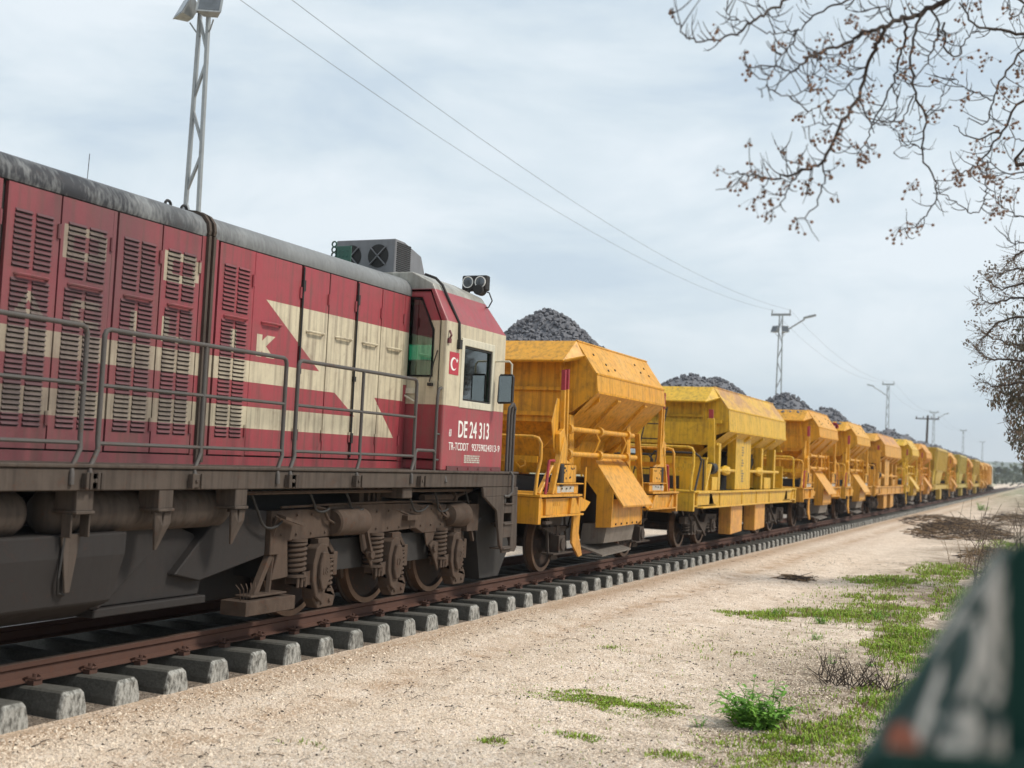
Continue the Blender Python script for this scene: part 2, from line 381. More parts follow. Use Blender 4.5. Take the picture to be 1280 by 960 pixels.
# ------------------------------------------------------------------ track
Y_END = 330.0
def rail(x, label):
    prof = [(-.07, 0), (.07, 0), (.07, .012), (.012, .03), (.009, .10), (.034, .118), (.036, .155), (-.036, .155), (-.034, .118), (-.009, .10), (-.012, .03), (-.07, .012)]
    b = MB(); b.loft([[(x+a, y, .215+c) for a, c in prof] for y in (-3, 6, 12, 20, 40, 80, 160, Y_END)])
    o = b.build('steel_rail', m_railrust, origin=(x, 0, .215)); tag(o, label, 'rail')
    t = MB(); t.box(x-.030, x+.030, -3, Y_END, .3701, .3735); t.build('running_surface', m_railtop, o, (x, 0, .215))
rail(.7535, 'rusty brown steel rail on the near side, beside the gravel path')
rail(-.7535, 'far steel rail lying under the train behind the wheels')
def sleeper_mesh():
    b = MB(); rings = []
    for x, wt, wb, h in ((-1.3, .105, .14, .185), (-1.27, .11, .148, .205), (-.4, .10, .13, .185), (.4, .10, .13, .185), (1.26, .11, .148, .205), (1.3, .105, .14, .18)):
        rings.append([(x, -wb, -.06), (x, wb, -.06), (x, wb, .05), (x, wt, h-.015), (x, wt-.02, h), (x, -wt+.02, h), (x, -wt, h-.015), (x, -wb, .05)])
    b.loft(rings); return b
sl = sleeper_mesh().build('concrete_sleeper', m_conc, bevel=.008)
def clip_mb(x, s):
    c = MB(); c.box(x+s*.075, x+s*.15, -.045, .045, .195, .235); c.tube([(x+s*.04, -.05, .238), (x+s*.10, -.055, .262), (x+s*.155, -.03, .25), (x+s*.155, .03, .25), (x+s*.10, .055, .262), (x+s*.04, .05, .238)], .011, 5)
    c.cyl((x+s*.11, 0, .2), (x+s*.11, 0, .285), .017, 6); return c
clips = [clip_mb(.7535, 1).build('rail_clip', m_railrust, sl), clip_mb(.7535, -1).build('rail_clip', m_railrust, sl)]
sl_lab = 'concrete sleeper with pale chipped end, one of the row under the rails'
tag(sl, sl_lab, 'sleeper', 'concrete sleepers under the rails')
Y0S = 6.80-2*.6
sl.location = (0, Y0S-.14, 0)
rs = random.Random(3)
for i in range(1, 300):
    yy = Y0S-.14+.6*i
    c = sl.copy(); COL.objects.link(c); c.location = (rs.uniform(-.012, .012), yy, rs.uniform(-.012, .004)); c.rotation_euler = (0, 0, rs.uniform(-.012, .012))
    if i < 70:
        for k in clips:
            d = k.copy(); COL.objects.link(d); d.parent = c
b = MB()
yy = Y0S-.14+180
while yy < Y_END:
    b.box(-1.3, 1.3, yy-.12, yy+.12, -.05, .19); yy += .6
tag(b.build('far_sleepers', m_conc), 'far end of the row of concrete sleepers, too small to count', 'sleepers', kind='stuff')

# ================================================================== LOCOMOTIVE
loco = empty('diesel_locomotive', LO, 'red and cream diesel locomotive with grimy louvred engine doors and cab', 'locomotive')
def LP(mb, name, mat, parent=None, **k): return mb.build(name, mat, parent or loco, LO, **k)
YL = 0.0            # cut-off of the long hood, outside the frame
# -- sill
b = MB(); b.box(-1.40, 1.40, YL-6, 15.4, 1.79, 1.965); b.box(-1.42, 1.42, YL-6, 15.42, 1.968, 2.0)
sill = LP(b, 'side_sill', m_frame, bevel=.008)
# -- hood body
b = MB(); b.box(-.83, .83, YL-5.5, 13.05, 2.0, 4.2)
hood = LP(b, 'engine_hood', m_black)
b = MB()
b.box(.83, .868, YL-5.5, 13.04, 2.0, 2.085)
for y0 in (7.8, 9.0, 9.13, 9.78, 12.92):
    b.box(.83, .862, y0-.02, y0+.02, 2.09, 4.18)
b.box(.83, .864, 8.96, 9.20, 2.09, 4.19)
LP(b, 'hood_frame', m_hood, hood)
b = MB(); b.box(.83, .85, YL-5.5, 13.04, 4.183, 4.2); LP(b, 'roof_gutter', m_black, hood)
prof = [(.865, 4.19), (.875, 4.23), (.86, 4.31), (.80, 4.385), (.70, 4.43), (.45, 4.46), (0, 4.475)]
def ring(y, g=0): return [(x+(g if x > .3 else 0), y, z+(g if x < .87 else 0)) for x, z in prof]+[(-x-(g if x > .3 else 0), y, z+g) for x, z in prof[-2::-1]]
def roofseg(y0, y1): 
    m = MB(); m.loft([ring(y0)]+[ring(y0+(y1-y0)*i/6) for i in range(1, 7)]); return m
LP(roofseg(YL-5.5, 9.0), 'hood_roof', m_roof, hood, smooth=40)
LP(roofseg(9.14, 13.06), 'hood_roof', m_roof, hood, smooth=40)
b = MB()
for y in (9.015, 9.09): b.loft([[(p[0]*1.0+(.02 if p[0] > 0 else -.02), y+dy, p[2]+.02) for p in ring(y)] for dy in (0, .035)])
b.box(.85, .895, 9.015, 9.05, 2.02, 4.2); b.box(.85, .895, 9.09, 9.125, 2.02, 4.2)
LP(b, 'joint_rim', m_frame, hood)
b = MB(); b.loft([ring(9.0, -.02), ring(9.14, -.02)]); LP(b, 'joint_gasket', m_black, hood)
for y in (8.72, 8.95):   # lifting eyes and aerial on the roof
    b = MB(); b.tube([(.62, y+.04*math.cos(a), 4.45+.04*math.sin(a)) for a in [i*math.pi/6 for i in range(0, 7)]], .014, 6); LP(b, 'lifting_eye', m_black, hood)
b = MB(); b.tube([(.3, 8.0, 4.46), (.3, 8.0, 4.52)], .02, 6); b.tube([(.3, 8.0, 4.5), (.3, 8.01, 4.78)], .0035, 5); LP(b, 'aerial', m_black, hood)
# -- doors
def door(y0, y1, louv, handle_z=None, hflip=0):
    m = MB(); m.box(.832, .868, y0+.009, y1-.009, 2.10, 4.178)
    if louv:
        ya, yb = y0+.085, y1-.085; ym = (ya+yb)/2
        for (za, zb) in ((3.52, 3.99), (2.27, 3.44)):
            n = int((zb-za)/.0395)
            for i in range(n):
                zz = za+(zb-za)*(i+.5)/n
                for u0, u1 in ((ya, ym-.022), (ym+.022, yb)):
                    u0 += random.uniform(-.003, .003)
                    m.cur = 1; m.prism([(.868, zz+.016), (.868, zz-.006), (.882, zz-.010), (.885, zz-.006)], 'y', u0, u1)
                    m.cur = 2; m.box(.866, .8705, u0, u1, zz-.0195, zz-.006)
    m.cur = 0
    d = LP(m, 'louvred_door' if louv else 'engine_door', [m_hood, m_louvre, m_darkslot], bevel=.004 if not louv else 0)
    if handle_z:
        h = MB(); a, c = (y0+.12, y1-.1)
        if not louv:
            a = y1-.42 if hflip else y0+.16; c = a+.33
        h.tube([(.868, a, handle_z), (.905, a+.03, handle_z), (.905, c-.03, handle_z), (.868, c, handle_z)], .014, 6)
        LP(h, 'door_handle', m_hood, d, smooth=50)
    for zz in (2.35, 3.88):
        g = MB(); g.cyl((.878, y1-.022, zz-.06), (.878, y1-.022, zz+.06), .014, 6); LP(g, 'hinge', m_hood, d)
    return d
ds = [(6.62, 7.18), (7.18, 7.78), (7.83, 8.40), (8.40, 8.95), (9.22, 9.79)]
for y0, y1 in ds: door(y0, y1, True, 3.465)
y1 = 6.58
while y1 > 2.5:
    door(y1-.58, y1, True, 3.465); y1 -= .58
    door(y1-.58, y1, True, 3.465); y1 -= .63
for i, (y0, y1) in enumerate([(9.79, 10.63), (10.66, 11.18), (11.18, 11.75), (11.78, 12.34), (12.34, 12.90)]): door(y0, y1, False, 3.475-.0*i, i in (1, 3))
# vertical lock rods on the plain doors
for y in (10.645, 11.765):
    b = MB(); b.cyl((.882, y, 2.12), (.882, y, 4.16), .011, 6); b.box(.868, .9, y-.02, y+.02, 2.28, 2.40); b.box(.868, .9, y-.02, y+.02, 3.9, 4.02); b.box(.868, .9, y-.02, y+.02, 3.0, 3.06); LP(b, 'lock_rod', m_black, hood)
b = MB(); b.box(.83, .866, 12.91, 13.03, 2.09, 4.178); LP(b, 'corner_post', m_hood, hood)
# -- handrails
def handrail(y0, y1, posts, zt=3.085, x=1.36):
    r = .021; m = MB(); c = .055
    lo = lambda y, s: [(x, y, 2.2), (x+.01, y, 2.12), (x+.03, y+s*.10, 1.97), (x+.055, y+s*.115, 1.93), (x+.055, y+s*.115, 1.84)]
    left = [(x, y0, zt-c*2)]+lo(y0, -1); right = [(x, y1, zt-c*2)]+lo(y1, -1)
    m.tube(left[::-1]+[(x, y0, zt-c), (x, y0+c*.3, zt-c*.3), (x, y0+c, zt), (x, y1-c, zt), (x, y1-c*.3, zt-c*.3), (x, y1, zt-c)]+right, r, 8)
    for z in (2.63, 2.165): m.tube([(x, y0, z), (x, y1, z)], .017, 6)
    for p in posts: m.tube([(x, p, zt)]+lo(p, -1), r*.9, 8)
    hr = LP(m, 'handrail', m_rail_tube, smooth=50)
    for p in [y0, y1]+posts:
        q = p-.115 if p != y1 else p+.115
        if p == y0: q = p-.115
        m = MB(); m.box(1.40, 1.44, q-.07, q+.07, 1.81, 1.93); m.box(1.44, 1.46, q-.075, q-.045, 1.80, 1.935); m.box(1.44, 1.46, q+.045, q+.075, 1.80, 1.935); m.cyl((1.44, q, 1.87), (1.455, q, 1.87), .02, 6)
        LP(m, 'rail_bracket', m_frame, hr, bevel=.004)
handrail(7.24, 9.74, [8.50]); handrail(9.95, 12.42, [11.2]); handrail(3.2, 7.05, [5.1]); handrail(-.5, 3.0, [1.2])
b = MB(); b.tube([(1.36, 12.96, 1.93), (1.36, 12.96, 2.9), (1.36, 12.99, 3.01), (1.36, 13.10, 3.045), (1.36, 13.20, 3.01), (1.36, 13.235, 2.9), (1.36, 13.22, 2.0), (1.41, 13.2, 1.85)], .02, 8)
for z in (2.13, 2.45): b.tube([(1.36, 12.96, z), (1.36, 13.22, z)], .014, 6)
b.tube([(1.36, 12.46, 1.95), (1.36, 12.46, 2.2), (1.36, 12.5, 2.24), (1.36, 12.92, 2.24), (1.36, 12.96, 2.2)], .02, 8)
LP(b, 'grab_rail', m_rail_tube, smooth=50)
b = MB()
for i, y in enumerate((15.15, 15.25, 15.35)):
    x = 1.34; b.tube([(x, y, 1.5 if i == 0 else 1.98), (x, y, 2.80), (x, y+.02, 2.9), (x+.02, 15.25, 2.965)], .022, 8)
b.tube([(1.42, 15.12, 2.0), (1.46, 15.13, 1.95), (1.46, 15.13, 1.72), (1.44, 15.06, 1.66), (1.40, 15.0, 1.66)], .02, 8)
LP(b, 'end_handrail', m_rail_tube, smooth=50)
# -- cab
def cabrings(o, zlo=2.0):
    def rg(x, y0, y1, z): return [(-x+o, y0+o, z), (x-o, y0+o, z), (x-o, y1-o, z), (-x+o, y1-o, z)]
    return [rg(1.40, 13.05, 14.86, zlo+o), rg(1.40, 13.05, 14.83, 3.88), rg(1.16, 13.05, 14.50, 4.36-o*.5), rg(.85, 13.05, 14.25, 4.51-o)]
b = MB(); b.loft(cabrings(0)); cab = LP(b, 'cab_body', m_cab)
def cutter(mb):
    return LP(mb, 'cut', m_cab)
cut = []
b = MB(); b.loft(cabrings(.07, 2.25)); cut.append(cutter(b))
for s in (1, -1):
    b = MB(); b.prism([(.84*s, 4.18), (1.02*s, 4.175), (1.215*s, 3.76), (1.215*s, 3.17), (.84*s, 3.17)], 'y', 12.9, 13.3); cut.append(cutter(b))
    b = MB(); b.box(1.2*s, 1.6*s, 13.56, 14.39, 2.91, 3.61); cut.append(cutter(b))
b = MB(); b.box(-1.1, 1.1, 14.6, 15.1, 3.0, 3.75); cut.append(cutter(b))
for c in cut:
    md = cab.modifiers.new('b', 'BOOLEAN'); md.object = c; md.operation = 'DIFFERENCE'; md.solver = 'EXACT'
bpy.context.view_layer.update()
dg = bpy.context.evaluated_depsgraph_get(); me = bpy.data.meshes.new_from_object(cab.evaluated_get(dg))
cab.modifiers.clear(); cab.data = me
for c in cut: bpy.data.objects.remove(c)
bv = cab.modifiers.new('bevel', 'BEVEL'); bv.width = .02; bv.segments = 2; bv.limit_method = 'ANGLE'; bv.angle_limit = R(30)
def frame_ring(mb, outer, inner, axis, lo, hi):
    n = len(outer)
    def p(a, b, t): return {'x': (t, a, b), 'y': (a, t, b)}[axis]
    vs = [p(*q, t) for t in (lo, hi) for q in outer]+[p(*q, t) for t in (lo, hi) for q in inner]
    fs = []
    for i in range(n):
        j = (i+1) % n
        fs += [(n+i, n+j, 3*n+j, 3*n+i), (i, j, n+j, n+i), (2*n+i, 2*n+j, 3*n+j, 3*n+i)]
    mb.add(vs, fs)
wi = [(13.555, 2.905), (14.395, 2.905), (14.395, 3.615), (13.555, 3.615)]
m_creamp = paint('cream_frame', (.56, .51, .40), rough=.5, grime=.25, streak=.2, rust=.2)
def side_window(s):
    b = MB(); frame_ring(b, [(13.47, 2.81), (14.46, 2.81), (14.46, 3.71), (13.47, 3.71)], wi, 'x', 1.385*s, 1.412*s)
    wf = LP(b, 'side_window', m_creamp, bevel=.006)
    b = MB(); b.box(1.36*s, 1.366*s, 13.55, 14.40, 2.90, 3.62); LP(b, 'pane', m_glass, wf)
    b = MB(); frame_ring(b, wi, [(13.58, 2.93), (14.37, 2.93), (14.37, 3.59), (13.58, 3.59)], 'x', 1.37*s, 1.395*s); LP(b, 'rubber_seal', m_black, wf)
    wo_ = [(.84*s, 4.18), (1.02*s, 4.175), (1.215*s, 3.76), (1.215*s, 3.17), (.84*s, 3.17)]
    b = MB(); frame_ring(b, [(.775*s, 4.275), (1.16*s, 4.275), (1.325*s, 3.89), (1.325*s, 2.12), (.775*s, 2.12)], [(.795*s, 4.25), (1.145*s, 4.25), (1.305*s, 3.885), (1.305*s, 2.14), (.795*s, 2.14)], 'y', 13.035, 13.05)
    dr = LP(b, 'cab_door', m_cab)
    b = MB(); b.prism(wo_, 'y', 13.075, 13.081); LP(b, 'door_pane', m_glass, dr)
    b = MB(); frame_ring(b, wo_, [((q[0]-1.0*s)*.92+1.0*s, (q[1]-3.65)*.96+3.65) for q in wo_], 'y', 13.04, 13.06); LP(b, 'door_seal', m_black, dr)
    b = MB(); b.box(.80*s, 1.0*s, 13.02, 13.045, 2.95, 3.02); b.tube([(.72*s, 13.02, 2.99), (1.05*s, 12.99, 2.83)], .015, 6); LP(b, 'door_latch', m_creamp, dr)
    b = MB(); b.box(1.18*s, 1.24*s, 13.0, 13.05, 3.05, 3.09); b.tube([(1.2*s, 13.02, 3.1), (1.25*s, 13.02, 3.35), (1.29*s, 13.03, 3.5)], .008, 5); LP(b, 'wiper', m_black, dr)
side_window(1); side_window(-1)
b = MB(); b.box(-1.12, 1.12, 14.77, 14.775, 2.98, 3.77); LP(b, 'windscreen', m_glass)
b = MB(); b.box(.35, .85, 13.9, 14.3, 2.3, 2.9); b.box(.4, .8, 13.8, 13.9, 2.85, 3.45); b.box(-1.2, 0.2, 14.3, 14.7, 2.3, 3.0); b.box(-1.3, .7, 13.12, 13.3, 2.3, 3.1); LP(b, 'driver_seat', m_seat, bevel=.03)
b = MB(); b.tube([(.95, 13.22, 4.50), (1.10, 13.24, 4.45), (1.19, 13.26, 4.36), (1.41, 13.36, 3.88), (1.42, 13.37, 3.66)], .018, 8); b.box(1.40, 1.445, 13.34, 13.41, 3.55, 3.67); LP(b, 'roof_cable', m_black, smooth=50)
b = MB(); b.tube([(1.41, 13.10, 3.64), (1.44, 13.10, 3.70), (1.41, 13.11, 3.76)], .014, 6); b.box(1.4, 1.43, 13.07, 13.13, 3.6, 3.66); LP(b, 'tail_lamp_bracket', m_redband)
b = MB(); b.box(1.4005, 1.404, 13.15, 13.41, 3.215, 3.50); fl = LP(b, 'flag_emblem', m_flagred)
b = MB()
def disc(yc, zc, r): return [(yc+r*math.cos(2*math.pi*i/24), zc+r*math.sin(2*math.pi*i/24)) for i in range(24)]
cres = [(13.265+.085*math.cos(a), 3.35+.085*math.sin(a)) for a in [R(40)+i*R(280)/20 for i in range(21)]]+[(13.287+.066*math.cos(a), 3.35+.066*math.sin(a)) for a in [R(318)-i*R(276)/20 for i in range(21)]]
st = [(13.355+(.032 if i % 2 == 0 else .013)*math.cos(R(90+36*i)), 3.40+(.032 if i % 2 == 0 else .013)*math.sin(R(90+36*i))) for i in range(10)]
b.prism(cres, 'x', 1.404, 1.4065); b.prism(st, 'x', 1.404, 1.4065); LP(b, 'crescent_and_star', m_white, fl)
for t, a in (('DE 24 313', (13.49, 14.40, 2.425, 2.645)), ('60', (13.235, 13.30, 2.43, 2.525)), ('TR-TCDDT', (13.24, 13.80, 2.26, 2.36)), ('92759024313-9', (13.90, 14.76, 2.265, 2.355))):
    text_mesh('lettering', t, m_white, cab, LO, *a, 1.402, .002, .012 if t[:2] == 'DE' else .0)
b = MB()
for i in range(4):
    z0 = 2.105+.027*i; y = 13.69
    while y < 14.14:
        ww = random.uniform(.02, .09); b.box(1.4005, 1.403, y, min(y+ww, 14.15), z0, z0+.019); y += ww+.012
LP(b, 'faded_stencil', m_dirtyplate, cab)
b = MB(); b.box(1.39, 1.415, 13.2, 14.8, 2.0, 2.06)
for y in (13.5, 13.8, 14.1, 14.5): b.cyl((1.41, y, 2.03), (1.425, y, 2.03), .018, 6)
LP(b, 'cab_foot', m_redband)
b = MB(); b.T = None
b.loft([[(1.455, 14.5+d, 2.95), (1.475, 14.5+d, 2.92), (1.65, 14.5+d, 2.93), (1.68, 14.5+d, 2.96), (1.68, 14.5+d, 3.29), (1.66, 14.5+d, 3.325), (1.49, 14.5+d, 3.325), (1.465, 14.5+d, 3.29)] for d in (0, .05)])
mir = LP(b, 'wing_mirror', m_black)
b = MB(); b.box(1.478, 1.66, 14.494, 14.4985, 2.95, 3.30); M_ = MatB('mirror_glass'); M_.col((.75, .78, .78)); M_.rough(.05); M_.b.inputs['Metallic'].default_value = 1; LP(b, 'mirror_glass', M_.m, mir)
b = MB(); b.tube([(1.40, 14.52, 3.50), (1.60, 14.53, 3.50), (1.64, 14.53, 3.46), (1.64, 14.53, 3.32)], .014, 6); LP(b, 'mirror_arm', m_creamp, mir)
# -- roof air conditioner, beside it the green plates and lamps
b = MB(); b.prism([(13.1, 4.50), (13.98, 4.50), (13.80, 4.84), (13.35, 4.95), (13.1, 4.955)], 'x', -.34, .56); ac = LP(b, 'air_conditioner', m_alu, bevel=.01)
b = MB()
for k in range(15): b.box(.56, .568, 13.14, 13.50, 4.54+k*.026, 4.553+k*.026)
LP(b, 'side_grille', m_black, ac)
for xc in (.31, -.10):
    b = MB(); b.lathe([(0, .152), (-.006, .152)], (xc, 13.098, 4.735), 'y', 24); fan = LP(b, 'fan', m_black, ac)
    b = MB()
    for a in (45, -45): b.bar((xc-.165*math.cos(R(a)), 13.078, 4.735-.165*math.sin(R(a))), (xc+.165*math.cos(R(a)), 13.078, 4.735+.165*math.sin(R(a))), .022, .012)
    LP(b, 'fan_guard', m_alu, fan)
b = MB(); b.box(-.02, .21, 12.60, 12.62, 4.46, 4.78); b.box(-.02, .30, 12.60, 12.85, 4.44, 4.50); b.box(-.02, .0, 12.60, 12.85, 4.46, 4.76)
for i in range(3):
    for k in range(4): b.box(.02+.06*i, .045+.06*i, 12.592, 12.60, 4.52+.06*k, 4.545+.06*k)
b.box(.05, .40, 12.40, 12.60, 4.40, 4.52); b.box(.1, .36, 12.38, 12.42, 4.42, 4.50)
gp = LP(b, 'green_bracket', m_green, bevel=.006)
b = MB()
for k in range(5): b.tube([(-.05+.034*math.cos(a), 12.61, 4.53+.07*k+.034*math.sin(a)) for a in [i*math.pi/5 for i in range(11)]], .011, 5)
LP(b, 'ring_chain', m_green, gp)
b = MB(); b.box(.86, 1.24, 14.44, 14.56, 4.47, 4.68); b.tube([(.98, 14.48, 4.5), (.95, 14.35, 4.36)], .03, 6); wl = LP(b, 'twin_lamp', m_black, bevel=.03)
for xc in (.955, 1.145):
    b = MB(); b.lathe([(0, .082), (-.012, .082), (-.012, .070), (0, .068)], (xc, 14.44, 4.585), 'y', 20); lr = LP(b, 'lamp_ring', m_white, wl)
    b = MB(); b.lathe([(0, .068), (-.008, .04), (-.010, .0)], (xc, 14.438, 4.585), 'y', 16); LP(b, 'lens', m_lens, lr)
b = MB(); b.cyl((1.14, 14.38, 4.47), (1.14, 14.52, 4.47), .07, 14); b.tube([(1.18, 14.46, 4.47), (1.26, 14.5, 4.44), (1.31, 14.5, 4.33), (1.26, 14.5, 4.24), (1.18, 14.5, 4.24)], .01, 5); LP(b, 'lamp_cable', m_black, wl)
# -- end of the frame
b = MB()
def plate_holes():
    outer = [(14.31, 1.785), (15.44, 1.785), (15.5, .93), (15.44, .87), (15.03, .89), (14.93, .98), (14.79, 1.46), (14.34, 1.69)]
    return outer
b.prism([(14.31, 1.785), (15.46, 1.785), (15.46, 1.66), (14.36, 1.66)], 'x', 1.36, 1.40)
b.prism([(14.36, 1.66), (15.02, 1.66), (15.02, .9), (14.93, .98), (14.79, 1.46)], 'x', 1.36, 1.40)
b.prism([(15.28, 1.66), (15.46, 1.66), (15.5, .93), (15.44, .87), (15.28, .88)], 'x', 1.36, 1.40)
for z0, z1 in ((1.42, 1.56), (1.08, 1.30), (.87, .96)): b.box(1.36, 1.40, 15.02, 15.28, z0, z1)
for z in (1.56, 1.28, .94): b.box(1.2, 1.43, 15.01, 15.29, z-.02, z)
b.box(-1.38, 1.38, 15.36, 15.46, 1.2, 1.79)
LP(b, 'step_plate', m_frame, bevel=.006)
b = MB(); b.prism([(14.8, 1.7), (15.4, 1.7), (15.9, .9), (15.55, .50), (14.95, .50), (14.75, 1.2)], 'x', -1.1, 1.1); LP(b, 'pilot_plough', m_black)
for s in (1, -1):
    b = MB(); b.lathe([(0, .11), (.38, .11), (.38, .14), (.42, .24), (.46, .24), (.48, .1)], (.875*s, 15.46, 1.43), 'y', 20); LP(b, 'buffer', m_black, smooth=40)
b = MB(); b.tube([(0, 15.4, 1.42), (0, 15.75, 1.40)], .05, 8); b.tube([(.3, 15.45, 1.3), (.3, 15.6, 1.05), (.35, 15.8, .95), (.35, 16.0, 1.1)], .03, 6); LP(b, 'coupling_hook', m_black)
# -- underframe
b = MB(); pr = [(1.24, 1.43), (1.25, 1.25), (1.19, .86), (.85, .70), (-.85, .70), (-1.19, .86), (-1.25, 1.25), (-1.24, 1.43)]
b.loft([[(x, y, z) for x, z in pr] for y in (1.5, 7.62)]+[[(x*.99, y, z) for (x, z), y in zip(pr, [7.80, 7.78, 7.70, 7.66, 7.66, 7.70, 7.78, 7.80])]])
LP(b, 'fuel_tank', m_tank, bevel=.015)
b = MB()
b.prism([(7.6, 1.45), (8.35, 1.62), (8.35, 1.25), (7.95, .95), (7.7, .78), (7.6, .78)], 'x', -.9, 1.06)
b.prism([(7.75, .98), (8.35, 1.55), (8.95, 1.35), (9.12, 1.0), (9.05, .78), (7.7, .78)], 'x', -.95, .99)
b.prism([(8.6, 1.0), (9.3, 1.62), (9.95, 1.55), (9.95, 1.10), (9.4, 1.0), (8.95, .92)], 'x', -.98, 1.08)
b.box(-1.05, 1.05, 7.65, 9.10, .70, .775); b.box(-1.0, -.9, 7.6, 10.6, .55, 1.79); b.box(-.9, .6, 9.0, 10.4, .62, 1.5)  # far-side plate and inner block added to close a bright gap underneath
LP(b, 'sump_casing', m_tank, bevel=.01)
b = MB(); b.lathe([(0, .05), (.04, .15), (.1, .19), (2.2, .19), (2.27, .15), (2.3, .05)], (1.0, 7.0, 1.60), 'y', 24); LP(b, 'air_reservoir', m_frame, smooth=40)
b = MB(); b.lathe([(0, .05), (.04, .15), (.1, .19), (2.2, .19), (2.27, .15), (2.3, .05)], (1.0, 4.5, 1.60), 'y', 24); LP(b, 'air_reservoir', m_frame, smooth=40)
b = MB()
for y in (7.32, 8.3, 6.2): b.tube([(1.0+.2*math.cos(a), y, 1.6+.2*math.sin(a)) for a in [R(80)-i*R(180)/10 for i in range(11)]], .012, 5)
b.tube([(1.27, 7.05, 1.42), (1.265, 7.02, 1.1), (1.24, 7.05, .98), (1.23, 7.12, .96)], .012, 5)
LP(b, 'reservoir_strap', m_black)
def vbracket(y, zt, drop):
    b = MB(); b.box(1.16, 1.39, y-.09, y+.09, 1.63, 1.79); b.box(1.14, 1.405, y-.1, y+.1, 1.605, 1.632)
    if drop == 'v':
        b.add([(1.34, y-.105, 1.60), (1.34, y-.02, 1.60), (1.34, y+.0, 1.50), (1.34, y+.02, 1.60), (1.34, y+.105, 1.60), (1.34, y+.10, 1.50), (1.29, y+.01, 1.27), (1.29, y-.02, 1.27), (1.34, y-.09, 1.45)]+[(1.37, y-.105, 1.60), (1.37, y-.02, 1.60), (1.37, y+.0, 1.50), (1.37, y+.02, 1.60), (1.37, y+.105, 1.60), (1.37, y+.10, 1.50), (1.31, y+.01, 1.27), (1.31, y-.02, 1.27), (1.37, y-.09, 1.45)],
              [(0, 1, 2, 3, 4, 5, 6, 7, 8), tuple(range(17, 8, -1))]+[(i, (i+1) % 9, 9+(i+1) % 9, 9+i) for i in range(9)])
    else:
        b.box(1.26, 1.36, y-.105, y-.085, 1.42, 1.605); b.box(1.26, 1.36, y+.085, y+.105, 1.42, 1.605)
        b.prism([(y-.1, 1.44), (y+.1, 1.44), (y+.02, .98), (y-.03, .98)], 'x', 1.25, 1.275)
    b.cyl((1.27, y, 1.57), (1.27, y, 1.62), .03, 6)
    LP(b, 'tank_bracket', m_frame, bevel=.005)
vbracket(7.12, 0, 'u'); vbracket(8.06, 0, 'v'); vbracket(9.1, 0, 'v'); vbracket(5.6, 0, 'u')
# -- bogie
def wheel_mb(x, y, z, r, s):
    m = MB(); m.lathe([(-.07*s, .1), (-.07*s, r+.03), (-.045*s, r+.028), (-.035*s, r), (.065*s, r-.006), (.065*s, r-.07), (.02*s, r-.085), (-.015*s, r*.6), (.03*s, r*.34), (.09*s, .12), (.09*s, 0)], (x, y, z), 'x', 40); return m
def wheelset(parent, origin, y, r, xs=.7535):
    for s in (1, -1):
        w_ = wheel_mb(xs*s, y, .373+r, r, s).build('wheel', m_wheel, parent, origin, smooth=35)
        t = MB(); t.loft([[(xs*s+a*s, y+q*math.cos(2*math.pi*k/40), .373+r+q*math.sin(2*math.pi*k/40)) for k in range(40)] for a, q in ((-.03, r+.0015), (.066, r-.0035), (.0675, r-.065), (.03, r-.068), (-.03, r+.0015))], False, False)
        t.build('tyre', m_tread, w_, origin, smooth=35)
    a = MB(); a.cyl((-xs, y, .373+r), (xs, y, .373+r), .09, 12); a.build('axle', m_wheel, parent, origin)
AX = (10.84, 12.42, 14.04)
for y in AX: wheelset(loco, LO, y, .535)
